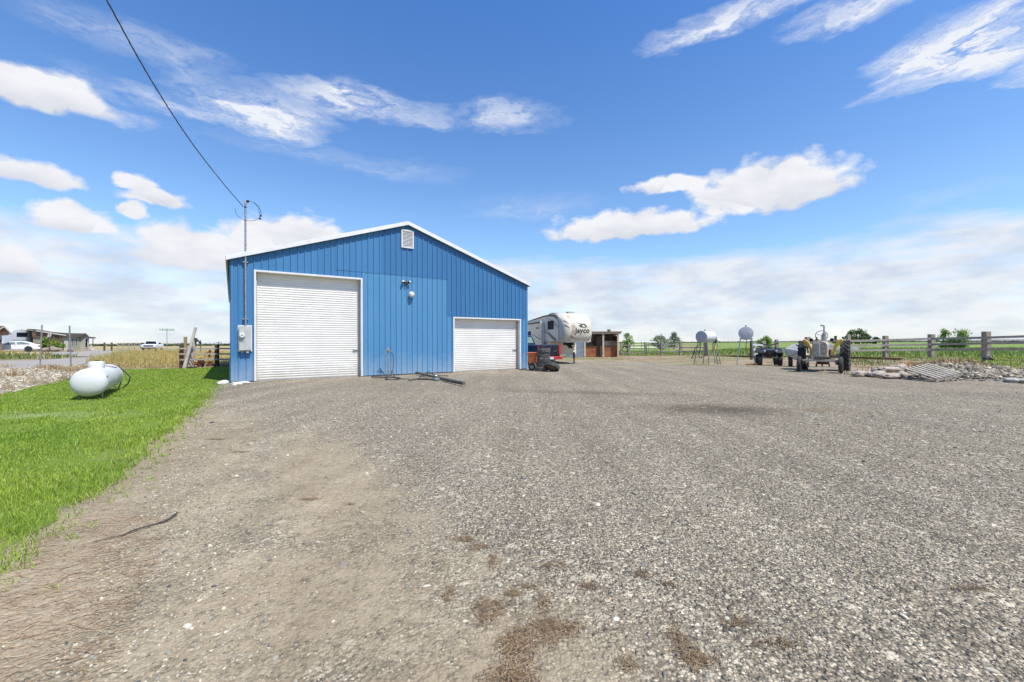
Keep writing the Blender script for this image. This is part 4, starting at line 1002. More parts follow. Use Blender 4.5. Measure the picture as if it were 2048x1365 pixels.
for i, (ox, oy, tl, rz) in enumerate(offs):
    o = base if i == 0 else base.copy()
    if i: COL.objects.link(o)
    o.location = (sx_+ox, sy_+oy, .105+i*.208); o.rotation_euler = (tl*.4, tl, rz); tag(o, labs[i], 'tyre', 'tyres stacked by the barn corner')
f = MB(); f.lathe([(.20,-.07),(.21,-.095),(.30,-.105),(.345,-.085),(.35,-.04),(.35,.04),(.345,.085),(.30,.105),(.21,.095),(.20,.07),(.215,.06),(.315,.07),(.315,-.07),(.215,-.06)], 40, None, closed=True)
lt = f.build('tyre', pm('worn tyre rubber', (.03,.03,.03), .8, col2=(.07,.065,.06), scale=8), smooth=True); x, y = at(1105, 744)
lt.location = (x-.01, y+.1, .225); lt.rotation_euler = (-.32, .50, .3); tag(lt, 'smooth tyre leaning against the foot of the tyre stack', 'tyre')
f = MB(); f.lathe([(.315,-.05),(.20,-.055),(.19,-.05),(.19,.05),(.20,.055),(.315,.05)], 32, None); f.build('tyre_liner', pm('rust tan liner', (.36,.22,.12), .9), lt, smooth=True)
cx_, cy_ = at(1064, 741); ct = thing('wheeled_cart', 'orange plastic yard cart with a black wheel tucked behind the barn corner', 'cart', (cx_+.03, cy_-.1, 0), -.2)
f = MB(); f.add([(-.16,-.2,.32),(.16,-.2,.32),(.16,.2,.32),(-.16,.2,.32),(-.22,-.28,.84),(.22,-.28,.84),(.22,.28,.84),(-.22,.28,.84)], [(0,3,2,1),(4,5,6,7),(0,1,5,4),(1,2,6,5),(2,3,7,6),(3,0,4,7)]); f.box(-.25,.25,-.31,.31,.82,.86); f.build('tub', M_orange, ct, bevel=.02)
f = MB(); f.tube([(.2,-.2,.85),(.24,.1,.9),(.24,.3,1.0)], .015, 6); f.build('push_bar', M_dark, ct)
f = MB(); f.tube([(-.12,-.1,.34),(-.06,-.22,.17),(.06,-.22,.17),(.12,-.1,.34)], .015, 6); f.build('frame', M_dark, ct)
wheel(ct, TR(0,-.24,.17) @ RZ(.3) @ RY(PI/2*0+.9) @ RX(PI/2), .17, .09, .09, mr=M_grey, spokes=4)

# ------------------------------------------------------------------ sand bags, pallet, rubble
def bag(label, px, py, L, Wd, Ht, rz, z=0, tilt=0, seed=0, yy=None):
    if yy is None: x, y = at(px, py); y += Wd*.4; x = (px-CX)/F*y
    else: y = yy; x, zz = up(px, py, y); z = zz - Ht*.5
    bm = bmesh.new(); bmesh.ops.create_icosphere(bm, subdivisions=4, radius=1)
    for v in bm.verts:
        c = v.co.copy(); e = lambda q, p: math.copysign(abs(q)**p, q)
        c = Vector((e(c.x,.62), e(c.y,.7), e(c.z,.85))); n = noise.fractal(c*1.7+Vector((seed*3.7,0,0)), .9, 2, 4); c *= 1+.16*n
        pinch = 1 - .28*max(0, abs(c.x)-.75)*2; v.co = Vector((c.x*L/2, c.y*Wd/2*pinch, c.z*Ht/2*pinch + Ht*.5 + .02*noise.noise(c*5+Vector((seed,0,0)))))
    me = bpy.data.meshes.new('sandbag'); bm.to_mesh(me); bm.free(); me.polygons.foreach_set('use_smooth', [True]*len(me.polygons))
    me.materials.append(pm('dusty woven sack', (.45,.375,.30), .85, col2=(.27,.22,.175), scale=7, bump=.5, bscale=30))
    o = bpy.data.objects.new('sandbag', me); COL.objects.link(o); o.location = (x, y, z); o.rotation_euler = (0, tilt, rz); return tag(o, label, 'sandbag', 'sandbags heaped by the pallet')
bag('leftmost pointed sandbag lying apart from the heap', 1719, 754.5, .55, .36, .22, .25, 0, -.08, 1)
bag('small pale sandbag between the leftmost one and the heap', 1737, 754.5, .34, .34, .20, -.3, 0, .0, 2)
bag('flattened sandbag at the bottom left of the heap', 1753, 755.8, .52, .4, .17, .15, 0, -.05, 3)
bag('long sandbag at the bottom front of the heap', 1784, 758.8, .78, .4, .17, .12, 0, 0, 4)
bag('sandbag at the bottom right of the heap near the pallet', 1807, 756.5, .45, .38, .20, -.1, 0, .05, 5)
bag('darker slumped sandbag at the left middle of the heap', 1757, 748, .52, .4, .20, .35, 0, -.22, 6, 15.8)
bag('thin folded sandbag in the middle of the heap', 1782, 749.5, .55, .36, .13, .05, 0, 0, 7, 15.7)
bag('tight rounded sandbag at the right middle of the heap', 1801, 747.5, .36, .34, .16, .2, 0, .2, 8, 15.8)
bag('longest sandbag on top of the heap', 1779, 739.5, .82, .4, .22, .06, 0, .04, 9, 15.9)
bag('small knotted sandbag at the upper left of the heap', 1750, 740.5, .20, .22, .17, .3, 0, .3, 10, 16.0)
bag('upright sandbag with a pointed top at the right of the heap', 1805, 738, .40, .34, .42, .2, 0, -.35, 11, 16.1)
bag('yellowish sandbag behind the top of the heap', 1787, 733.5, .40, .30, .14, 0, 0, 0, 12, 17.2)
nx, ny = at(1872, 765.5); pal = thing('wooden_pallet', 'grey weathered wooden pallet tilted on the edge of the stone pile', 'pallet', (nx, ny, 0))
e1 = Vector((1.25, .40, .16)); e2 = Vector((.12, 1.26, .26)); e3 = e1.cross(e2).normalized(); e1n = e1.normalized(); e2n = e2.normalized()
lay = lambda u, v, h: e1*u + e2*v + e3*h
pal.rotation_euler = (0, 0, 0)
def brd(nm, a, b, wd, th): f = MB(); f.bar(a, b, wd, th, 0, e3); f.build(nm, pm('pallet board', (.42,.37,.30), .85, col2=(.26,.22,.17), scale=12, stretch=(.4,.4,.4), bump=.3), pal)
for v in (.03, .5, .97): brd('stringer', lay(0, v, .065), lay(1, v, .065), .045, .085)
for u in (.04, .19, .34, .5, .66, .81, .96): brd('deck_board', lay(u, -.0, .122), lay(u, 1.0, .122), .10, .02)
for u in (.05, .5, .95): brd('bottom_board', lay(u, 0, .012), lay(u, 1, .012), .10, .02)
# rubble pile
def pile_h(X, Y):
    X = np.asarray(X); Y = np.asarray(Y); c = (17.3, 16.6); dx_ = (X-c[0]); dy_ = (Y-c[1]); a = .15
    u = dx_*math.cos(a)+dy_*math.sin(a); v = -dx_*math.sin(a)+dy_*math.cos(a)
    r = np.sqrt((u/np.where(u > 0, 4.1, 2.9))**2 + (v/1.75)**2); return hz(X, Y) + .52*np.clip(1-r, 0, 1)**.85 + .04*np.sin(X*5)*np.sin(Y*4.3)*(r < 1)
us, vs_ = np.meshgrid(np.linspace(13.9, 23, 70), np.linspace(14.0, 19.2, 44)); Zp = pile_h(us, vs_) - .03
co = np.stack([us, vs_, Zp], 2).reshape(-1, 3); Wn = us.shape[1]; tr = [t for j in range(us.shape[0]-1) for i in range(Wn-1) for a in (j*Wn+i,) for t in ((a,a+1,a+Wn+1),(a,a+Wn+1,a+Wn))]
tag(np_mesh('rubble_mound', co, tr, pm('grey rubble dirt', (.22,.20,.165), .95, col2=(.14,.12,.09), scale=3, bump=.6, bscale=12), smooth=True), 'low mound of earth under the pale stone chips', None, kind='stuff')
X = RNG.uniform(13.8, 23, 24000); Y = RNG.uniform(14.2, 18.6, 24000); hh2 = pile_h(X, Y) - hz(X, Y); k = (RNG.uniform(0, 1, len(X)) < np.clip(hh2*9+.04, 0, 1)*.75) & (Y < 17.6); X, Y = X[k], Y[k]
M_chip = stone_mat('stone chips', [(0, (.10,.092,.078)), (.35, (.22,.20,.165)), (.75, (.34,.31,.255)), (1, (.54,.50,.43))])
scatter('stone_chips', X, Y, .042*np.exp(RNG.normal(0, .4, len(X))), stone_shapes(6, 1), M_chip, 'pile of pale grey stone chips beside the pallet', zf=lambda a, b: pile_h(a, b), flat=(.2,.5), tilt=.5, sink=.1)
X = RNG.normal(16.9, 1.2, 1800); Y = RNG.normal(17.1, .4, 1800)
blades('pile_weeds', X, Y, .26, .03, M_weedo, 'tangle of dead brown weeds on top of the stone pile', 'weeds', .8, zf=pile_h)
X = RNG.normal(15.75, .3, 260); Y = RNG.normal(17.2, .3, 260)
blades('orange_weeds', X, Y, .30, .04, leaf_mat('orange weeds', [(0, (.40,.20,.05)), (1, (.62,.36,.12))], .3), 'orange dried weed clump at the left of the stone pile', 'weeds', .6, zf=pile_h)
for i, (px, py, r, lb) in enumerate([(2022,765.5,.20,'pale rounded stone at the right foot of the stone chip pile'),(2046,766,.17,'outermost pale stone at the right end of the chip pile')]): rock('stone', lb, px, py, r, pm('grey stone', (.42,.40,.36), .9, col2=(.30,.28,.25), scale=8, bump=.4), 20+i, .5)
f = MB(); gx, gy = at(1974, 737); f.tube([(gx-.25,gy,.30),(gx-.1,gy,.48),(gx+.1,gy+.05,.52),(gx+.3,gy,.42)], [.03,.09,.1,.04], 8); tag(f.build('plastic_scrap', M_dark, smooth=True), 'crumpled black plastic scrap on the green weeds behind the stones', 'scrap')
# ------------------------------------------------------------------ fifth-wheel trailer (right of barn)
M_beige = pm('beige fibreglass', (.76,.69,.57), .4, col2=(.70,.63,.52), scale=1.2)
M_cream = pm('cream gelcoat', (.64,.585,.48), .4, col2=(.57,.52,.42), scale=1.5)
M_taupe = pm('taupe decal', (.13,.115,.10), .5)
M_lt = pm('light decal', (.33,.30,.26), .5)
rv = thing('fifth_wheel_trailer', 'beige fifth-wheel travel trailer with cream front cap parked behind the barn', 'travel trailer', (5.07, 32.35, 0), 0)
g = H(5, 34); rv.location.z = g
hdg = Vector((.27, -.963)).normalized()           # rear to front
rv.rotation_euler.z = math.atan2(hdg.y, hdg.x) # local +x = forward
# local: x forward (0 at the front lip), y left/right (half width 1.22), z up from the ground
HW = 1.22
side = [(-.30,1.80),(-3.05,1.80),(-3.05,.70),(-9.6,.70),(-9.6,3.72),(-4.4,4.02),(-2.6,4.06),(-1.6,4.0),(-1.0,3.84),(-.62,3.5),(-.50,2.9),(-.48,2.3)]
f = MB(); f.prism(side, -HW, HW); f.build('body', M_beige, rv, bevel=.03)
f = MB()                                                     # bulging front cap, lofted across its width
rows = [(1.76,-.20),(1.95,.0),(2.3,.12),(2.7,.17),(3.1,.12),(3.45,-.04),(3.72,-.30),(3.92,-.68),(4.04,-1.2),(4.09,-1.8)]
ny_ = 15; vs = []; fs = []
for (z, xf) in rows:
    for j in range(ny_):
        t = j/(ny_-1)*2-1; a = abs(t); y = t*(HW+.035); bulge = (1-a**6)
        xx = xf - .36*(1-bulge) if z < 3.95 else xf; xx = min(xx, xf); zz = z - (.10*a**4 if z > 3.6 else 0)
        vs.append((xx, y, zz))
n = len(rows)
for i in range(n-1):
    for j in range(ny_-1): a = i*ny_+j; fs.append((a, a+1, a+ny_+1, a+ny_))
# side skirts of the cap back to the seam
o0 = len(vs)
for i, (z, xf) in enumerate(rows):
    zz = z-(.10 if z > 3.6 else 0); sx = -.74 if z < 3.2 else -.74-(z-3.2)*.75
    if zz > 3.96: sx = min(sx, xf-.01)
    vs.append((sx, -(HW+.035), zz)); vs.append((sx, HW+.035, zz))
for i in range(n-1):
    a = i*ny_; b = (i+1)*ny_; p = o0+2*i; q = o0+2*(i+1); fs.append((p, a, b, q)); a2 = a+ny_-1; b2 = b+ny_-1; fs.append((a2, p+1, q+1, b2))
f.add(vs, fs); f.box(-.95, -.28, -HW-.02, HW+.02, 1.755, 1.775); cap = f.build('front_cap', M_cream, rv, smooth=True, angle=50)
f = MB(); f.box(-.27, -.17, -HW+.25, HW-.25, 1.72, 1.80); f.build('cap_lip', M_white, cap)
def on_side(pts, dpt, s=-1):       # flat decal on the visible side (local y = s*HW)
    f = MB(); y0, y1 = sorted((s*(HW+.001), s*(HW+dpt))); f.prism(pts, y0, y1); return f
vis = -1                            # local -y faces left of the picture
def ribbon(pts, w0, w1):
    P = [Vector((a, 0, b)) for a, b in pts]; n = len(P); L = []; R_ = []
    for i, p in enumerate(P):
        t = (P[min(i+1,n-1)]-P[max(i-1,0)]).normalized(); q = Vector((-t.z,0,t.x)); w = (w0+(w1-w0)*i/(n-1))*math.sin(PI*min(1,max(.08,(i+.6)/(n))))**.5/2
        L.append(((p+q*w).x,(p+q*w).z)); R_.append(((p-q*w).x,(p-q*w).z))
    return L+R_[::-1]
for i, (pts, w0, w1, m) in enumerate([
    ([(-1.15,3.0),(-1.9,3.38),(-2.8,3.62),(-3.9,3.80)], .10, .03, M_taupe),
    ([(-1.1,2.85),(-1.8,3.15),(-2.6,3.36),(-3.0,3.42)], .07, .03, M_lt),
    ([(-1.25,3.62),(-1.9,3.86),(-2.8,3.94),(-4.4,3.94),(-9.5,3.64)], .26, .05, M_taupe),
    ([(-1.5,1.92),(-2.3,2.12),(-3.0,2.38),(-4.0,2.62)], .34, .06, M_taupe),
    ([(-2.0,2.15),(-2.8,2.45),(-3.6,2.72),(-4.6,2.85)], .07, .03, M_lt),
    ([(-3.3,1.7),(-4.8,1.62),(-6.5,1.72),(-9.3,2.1)], .16, .05, M_taupe),
    ([(-3.4,1.85),(-4.8,1.78),(-6.5,1.90),(-9.3,2.3)], .07, .03, M_lt)]):
    on_side(ribbon(pts, w0, w1), .006+.001*i, vis).build('decal_stripe', m, rv)
def sw(x0, x1, z0, z1, parent, y=-HW):
    f = MB(); f.box(x0, x1, y-.03, y-.002, z0, z1); fr = f.build('window', M_black, parent, bevel=.05)
    f = MB(); f.box(x0+.06, x1-.06, y-.038, y-.031, z0+.06, z1-.06); f.build('pane', M_glass, fr); return fr
sw(-3.35, -2.0, 2.78, 3.50, rv)
f = MB(); f.box(-8.6, -4.2, -HW-.25, -HW-.001, 1.35, 3.42); so_ = f.build('slide_out', M_beige, rv, bevel=.02)
f = MB(); f.tube([(-8.5,-HW-.30,3.46),(-4.25,-HW-.30,3.46)], .06, 10); f.build('slide_awning', M_dark, so_, smooth=True)
f = MB(); f.box(-4.28,-4.16,-HW-.36,-HW-.26,3.36,3.56); f.build('awning_bracket', M_white, so_)
f = MB(); f.box(-4.19,-4.13,-HW-.30,-HW-.251,1.4,3.36); f.build('slide_trim', M_beige, so_)
fr = sw(-8.2, -7.1, 1.95, 2.75, so_, -HW-.25)
for i, (pts, w0, w1, m) in enumerate([([(-4.3,1.98),(-5.2,2.12),(-6.2,2.35),(-7.2,2.45)], .12, .03, M_taupe), ([(-4.3,2.25),(-5.0,2.36),(-5.6,2.5)], .06, .02, M_lt)]):
    f = MB(); f.prism(ribbon(pts, w0, w1), -HW-.257, -HW-.2505); f.build('decal_stripe', m, so_)
text_mesh('lettering', 'EAGLE', .26, M_taupe, so_, TR(-5.2, -HW-.256, 2.98) @ RX(PI/2), .003, .006, 0, 1.3)
# cap lettering and bird emblem: laid on the gently curved nose
def capx(y, z):
    for (z0, a), (z1, b) in zip(rows[:-1], rows[1:]):
        if z0 <= z <= z1: xf = a+(b-a)*(z-z0)/(z1-z0); break
    else: xf = rows[-1][1]
    t = abs(y)/(HW+.035); return xf - .36*t**6
def drape(o, lift=.012):
    bm = bmesh.new(); bm.from_mesh(o.data); bmesh.ops.triangulate(bm, faces=bm.faces); bmesh.ops.subdivide_edges(bm, edges=bm.edges, cuts=2, use_grid_fill=True); bm.to_mesh(o.data); bm.free()
    for v in o.data.vertices: v.co.x = capx(v.co.y, v.co.z) + lift + v.co.x
ty = .30
t = text_mesh('lettering', 'Jayco', .56, M_dark, cap, Matrix(((0,0,1,0),(1,0,0,ty),(0,1,0,2.62),(0,0,0,1))), .004, .010, .0, 1.02); drape(t)
def emblem(pts, m=M_dark, nm='bird_emblem', lift=.012, dep_=.006):
    n = len(pts); f = MB(); f.add([(0,ty+a,2.98+b) for a, b in pts]+[(dep_,ty+a,2.98+b) for a, b in pts], [tuple(range(n)), tuple(range(2*n-1,n-1,-1))]+[(i,(i+1)%n,(i+1)%n+n,i+n) for i in range(n)])
    o = f.build(nm, m, cap); drape(o, lift)
emblem([(-.52,.30),(-.30,.20),(-.14,.14),(-.20,.04),(-.30,.08),(-.22,-.04),(-.10,-.10),(.04,-.12),(.20,-.14),(.34,-.10),(.22,-.10),(.08,-.08),(-.03,-.03),(-.06,.05),(.0,.12),(.10,.16),(-.05,.17),(-.2,.21),(-.38,.27)])
emblem([(.10,.18),(.20,.16),(.28,.08),(.34,-.02),(.44,-.08),(.30,-.07),(.23,.0),(.16,.08),(.06,.11),(-.02,.08),(-.03,.13)])
for i, P in enumerate([[(-.66,2.26),(-.42,2.10),(-.16,1.98),(.06,1.92),(-.18,1.955),(-.45,2.06),(-.70,2.24)], [(1.08,2.28),(.98,2.12),(.84,2.0),(.68,1.94),(.84,1.97),(1.01,2.08),(1.12,2.26)],
     [(-1.12,3.42),(-.98,3.34),(-.80,3.16),(-.82,3.13),(-1.0,3.29),(-1.14,3.37)], [(-1.12,3.10),(-.95,3.0),(-.76,2.82),(-.78,2.79),(-.97,2.95),(-1.14,3.05)]]):
    n = len(P); f = MB(); f.add([(0,a,b) for a, b in P]+[(.006,a,b) for a, b in P], [tuple(range(n)), tuple(range(2*n-1,n-1,-1))]+[(j,(j+1)%n,(j+1)%n+n,j+n) for j in range(n)]); o = f.build('cap_stripe', M_taupe, cap); drape(o)
P = [(-.62,3.86),(-.45,3.6),(-.30,3.2),(-.26,2.7),(-.42,2.2),(-.62,1.84),(-.86,1.80),(-.66,2.2),(-.56,2.7),(-.60,3.2),(-.78,3.7)]
n = len(P); vsx = [(0,a,b) for a, b in P]; f = MB()
k6 = 5; 
for i in range(5): a, b, c, d = P[i], P[i+1], P[10-i-1] if i < 4 else P[6], P[10-i]; f.add([(.004,*a),(.004,*b),(.004,*c),(.004,*d)], [(0,1,2,3)])
o = f.build('cap_swoosh', pm('pale gold decal', (.47,.40,.28), .4), cap); drape(o, .003)
f = MB(); f.tube([(-.80,-HW-.045,1.78),(-.78,-HW-.045,2.5),(-.80,-HW-.045,3.2),(-1.1,-HW-.045,3.55),(-1.7,-HW-.045,3.85),(-2.5,-HW-.045,4.0),(-4.4,-HW-.04,3.98),(-9.6,-HW-.04,3.68)], .022, 6); f.build('seam_strip', M_dark, rv, smooth=True)
f = MB(); f.box(-3.048,-3.02,-HW+.02,HW-.02,.74,1.76); fp = f.build('front_bulkhead', M_beige, rv)
for yy, zz, s_ in ((.55,1.25,.05),(1.0,1.35,.03),(1.0,1.12,.04)): f = MB(); f.box(-3.02,-3.005,yy-s_,yy+s_,zz-s_,zz+s_); f.build('latch', M_dark, fp)
f = MB(); f.box(-2.1,-1.6,-.35,.35,1.5,1.78); f.tube([(-1.9,0,1.55),(-1.6,.0,1.42),(-1.2,.0,1.32)], [.16,.14,.10], 10); f.build('hitch_pin_box', M_black, rv)
for yy in (-.95, .95):
    f = MB(); f.box(-2.98,-2.84,yy-.06,yy+.06,.38,.9); f.box(-2.95,-2.87,yy-.04,yy+.04,.02,.5); f.box(-3.04,-2.78,yy-.13,yy+.13,0,.03); f.build('landing_leg', M_dark, rv)
f = MB(); f.prism([(-3.9,3.98),(-3.8,4.16),(-3.0,4.18),(-2.9,4.0)], -.95, -.35); f.build('roof_air_conditioner', M_black, rv, bevel=.04)
f = MB(); f.prism([(-2.35,4.02),(-2.25,4.22),(-1.85,4.20),(-1.75,4.02)], -.05, .50); f.build('roof_vent', pm('grey plastic cover', (.10,.10,.095), .5), rv, bevel=.04)
f = MB(); f.box(-4.9,-3.9,-.15,.15,4.06,4.12); f.build('roof_rail', M_dark, rv)
for x in (-6.3, -7.15): wheel(rv, TR(x, -HW+.14, .38) @ RX(PI/2), .38, .22, .2, mr=M_grey)

# ------------------------------------------------------------------ black pickup by the trailer
M_blackp = pm('black car paint', (.012,.014,.028), .15, col2=(.016,.018,.032), coat=.6)
M_redp = pm('red bumper paint', (.42,.035,.04), .3)
tx, ty_ = 2.53, 28.5; tk = thing('pickup_truck', 'black pickup truck with a red rear bumper seen from behind by the barn', 'pickup truck', (tx, ty_, H(tx, ty_)), PI/2 + math.radians(33))
# local: x forward from the tailgate, y left(+)/right(-)
f = MB(); f.prism([(0,.62),(0,1.38),(2.95,1.40),(5.9,1.30),(6.15,.95),(6.1,.5),(.05,.5)], -.95, .95, hw=lambda x, z: 1 if z < 1.1 else .965); f.build('body', M_blackp, tk, bevel=.06)
f = MB(); f.prism([(2.75,1.36),(3.0,2.02),(3.25,2.08),(4.45,2.06),(5.25,1.34)], -.90, .90, hw=lambda x, z: 1 if z < 1.6 else .80); cab = f.build('cab', M_blackp, tk, bevel=.07)
f = MB(); f.add([(2.78,-.68,1.50),(2.78,.68,1.50),(2.94,.60,1.93),(2.94,-.60,1.93)], [(0,1,2,3)]); f.build('rear_window', pm('greenish glass', (.20,.28,.22), .1), cab)
f = MB(); f.box(-.035,-.001,-.78,.78,.64,1.345); tg_ = f.build('tailgate', M_blackp, tk, bevel=.02)
f = MB(); f.box(-.05,-.036,-.62,-.28,.93,.975); f.build('tailgate_badge', M_chrome, tg_)
f = MB(); f.box(-.05,-.036,-.12,.12,1.16,1.24); f.build('tailgate_handle', M_black, tg_)
for sg in (-1, 1): f = MB(); f.box(-.03,.10,sg*.965-.012 if sg > 0 else -.977-.0,sg*.80 if sg < 0 else .977,.72,1.34); f.build('taillight', M_red, tk, bevel=.02)
f = MB(); f.box(-.24,-.05,-.98,.98,.38,.60); bp = f.build('rear_bumper', M_redp, tk, bevel=.04)
f = MB(); f.box(-.25,-.241,-.17,.17,.40,.56); f.build('licence_plate', pm('plate white', (.55,.57,.62), .5), bp)
f = MB(); f.box(-.24,.6,-.3,.3,.26,.40); f.tube([(-.2,.0,.35),(-.42,.0,.35)], .04, 8); f.build('tow_hitch', M_black, tk)
for x in (1.3, 5.2):
    for sg in (-1, 1): wheel(tk, TR(x, sg*.82, .37) @ RX(PI/2), .37, .25, .2, mr=M_grey)
f = MB(); f.box(4.6,4.7,.95,1.22,1.45,1.72); f.build('side_mirror', M_black, cab, bevel=.02)

# ------------------------------------------------------------------ horse shelter
sx0, sy0 = at(1158, 714.5); sz0 = H(sx0, sy0); sc = sy0/F
sh = thing('horse_shelter', 'open fronted two-bay shelter of rusty corrugated steel behind the trailer', 'shelter', (sx0, sy0, sz0))
XW = lambda px: (px-1158)*sc
M_tin = pm('old corrugated tin', (.36,.35,.33), .5, .4, col2=(.22,.15,.10), scale=1.6); M_tinr = pm('rust orange sheet', (.40,.15,.055), .75, col2=(.22,.085,.04), scale=1.3, bump=.2, bscale=10)
M_tinb = pm('blue grey tin', (.33,.37,.43), .5, .3, col2=(.22,.25,.30), scale=2)
Hs = 2.95; W2 = XW(1237.5)
for px, wd in ((1169.5,.22),(1206.5,.20),(1236,.18)): f = MB(); f.box(XW(px)-wd/2, XW(px)+wd/2, -.08, .08, 0, Hs-.1); f.build('post', M_woodp, sh)
f = MB(); f.box(-.6, W2+.25, -.14, -.082, Hs-.24, Hs+.0); f.build('fascia_board', M_woodp, sh)
def corr(name, x0, x1, y, z0, z1, m, parent, ny=None):
    f = MB(); n = max(4, int((x1-x0)/.075)); xs = np.linspace(x0, x1, n+1); vs = []
    for i, x in enumerate(xs): d = .02*(-1)**i; vs += [(x, y+d, z0), (x, y+d, z1)]
    f.add(vs, [(2*i, 2*i+2, 2*i+3, 2*i+1) for i in range(n)]); return f.build(name, m, parent)
corr('back_panel', 0, W2, 2.6, 0, Hs-.27, M_tin, sh); corr('tin_divider', XW(1207), W2, .47, 1.34, 1.9, M_tin, sh); corr('rusty_kick_panel', XW(1170), XW(1196), .50, 0, 1.28, M_tinr, sh); corr('rusty_kick_panel', XW(1207), W2, .45, 0, 1.32, M_tinr, sh)
corr('side_panel', -1.55, XW(1169), -.03, 0, 1.75, M_tinb, sh)
f = MB(); f.box(W2-.02, W2+.04, .08, 2.6, 0, Hs-.45); f.build('end_wall', M_tinr, sh); f = MB(); f.box(XW(1196), XW(1205), .4, 2.6, 0, Hs-.5); f.build('partition', M_woodd, sh)
f = MB(); f.box(XW(1170), W2, 2.40, 2.46, 1.72, 1.82); f.build('cross_rail', M_rust, sh)
f = MB(); vs = [(-.7,-.25,Hs+.06),(W2+.35,-.25,Hs+.06),(W2+.35,3.0,Hs-.40),(-.7,3.0,Hs-.40)]; f.add(vs+[(a,b,c-.05) for a, b, c in vs], [(0,1,2,3),(7,6,5,4),(0,4,5,1),(1,5,6,2),(2,6,7,3),(3,7,4,0)]); f.build('roof', M_tinr, sh)

# ------------------------------------------------------------------ fuel tanks on stands
def fuel_tank(px, py, ang, label, Rr, Lr, Hb, endm, twist=0):
    x, y = at(px, py); o = thing('fuel_tank', label, 'fuel tank', (x, y, H(x, y)), ang, 'fuel tanks on stilts before the fence')
    zc = Hb + Rr                     # local y points away from the camera
    f = MB(); f.lathe([(0,-.03),(Rr*.6,-.025),(Rr*.97,0),(Rr,.015),(Rr,Lr-.015),(Rr*.97,Lr),(0,Lr+.03)], 32, TR(0,-Lr/2,zc) @ RX(-PI/2)); dr_ = f.build('drum', M_tank, o, smooth=True)
    f = MB(); f.lathe([(0,.036),(Rr*.6,.033),(Rr*.955,.008)], 32, TR(0,-Lr/2,zc) @ RX(PI/2)); f.build('drum_end', endm, dr_, smooth=True)
    f = MB(); f.lathe([(.05,0),(.05,.06),(.03,.09)], 10, TR(0,-.15,zc+Rr-.01)); f.build('filler_cap', M_dark, dr_)
    for sx in (-1, 1):
        for sy in (-1, 1):
            f = MB(); top = Vector((sx*Rr*.72, sy*Lr*.36, Hb+.10)); bot = Vector((sx*(Rr*.72+.20), sy*(Lr*.36+.17), 0)); f.bar(bot, top, .045, .045, upv=(0,1,0)); f.build('leg', M_galv, o)
    for sy in (-1, 1):
        f = MB(); f.bar((-Rr*.85, sy*Lr*.36, Hb+.06), (Rr*.85, sy*Lr*.36, Hb+.06), .05, .07); f.build('cradle_beam', M_galv, o)
    for sx in (-1, 1):
        f = MB(); f.bar((sx*(Rr*.72), -Lr*.36, Hb+.06), (sx*(Rr*.72), Lr*.36, Hb+.06), .045, .05); f.build('cradle_beam', M_galv, o)
        f = MB(); f.bar((sx*(Rr*.72+.10), -(Lr*.36+.085), Hb*.5), (sx*(Rr*.72+.10), (Lr*.36+.085), Hb*.5), .03, .03); f.build('brace', M_galv, o)
    return o, zc
o, zc = fuel_tank(1412, 729.5, -.86, 'left fuel tank on stilts with a ladder and grey round end', .375, 1.25, 1.37, M_tankg)
for sx in (-.16, .16):
    f = MB(); f.bar((.42+sx, .72, 0), (.22+sx, .62, 1.75), .03, .04, upv=(1,0,0)); f.build('ladder_rail', pm('faded green metal', (.40,.46,.36), .6), o)
for i in range(5): t = (i+.7)/5.3; f = MB(); f.bar((.42-.2*t-.16, .72-.1*t, 1.75*t), (.42-.2*t+.16, .72-.1*t, 1.75*t), .025, .025); f.build('ladder_rung', M_galv, o)
f = MB(); f.box(.30,.42,.30,.42,.95,1.12); f.tube([(.36,.36,.95),(.34,.36,.7),(.38,.36,.55)], .03, 8); f.build('pump_nozzle', pm('yellow pump', (.60,.45,.10), .5), o)
f = MB(); f.tube(smooth_pts([Vector(p) for p in ((-.10,-.62,1.42),(-.12,-.66,1.2),(-.35,-.66,1.05),(-.5,-.66,.6),(-.62,-.66,.35),(-.45,-.66,.7),(-.38,-.66,.75))]), .022, 6); f.tube(smooth_pts([Vector(p) for p in ((-.02,-.6,1.42),(-.06,-.66,1.0),(-.14,-.66,.6),(-.02,-.66,.42),(.08,-.66,.55))]), .022, 6)
f.build('fuel_hose', M_black, o, smooth=True)
o, zc = fuel_tank(1492, 729.0, -.50, 'right fuel tank on stilts seen end-on with a hanging hose', .395, 1.25, 1.45, pm('pale grey tank end', (.52,.53,.55), .5, .1))
f = MB(); f.tube(smooth_pts([Vector(p) for p in ((.02,-.62,1.46),(.0,-.66,1.1),(.02,-.66,.85),(.2,-.66,.6),(.38,-.6,.45),(.42,-.6,.3))]), .022, 6); f.build('fuel_hose', M_black, o, smooth=True)
f = MB(); f.tube([(.42,-.55,.35),(.46,-.55,.15),(.44,-.5,.08)], .03, 6); f.build('nozzle', M_grey, o)
x, y = at(1507, 731); f = MB(); f.bar((x-.35,y+.1,.035),(x+.45,y-.05,.035),.2,.06); f.bar((x-.1,y-.25,.07),(x+.4,y+.1,.07),.12,.05); tag(f.build('scrap_plank', pm('rusty plank', (.30,.14,.06), .9)), 'brown plank lying at the foot of the right fuel tank', 'plank')

# ------------------------------------------------------------------ four-wheeler
x, y = at(1537, 731.5); M_atv = pm('black plastic fairing', (.012,.012,.018), .35); y += .55; x = (1537-CX)/F*y
at_ = thing('quad_bike', 'small black quad bike facing the camera beside the right fuel tank', 'quad bike', (x, y, H(x, y)), math.atan2(-y, -x)-PI/2+.12)
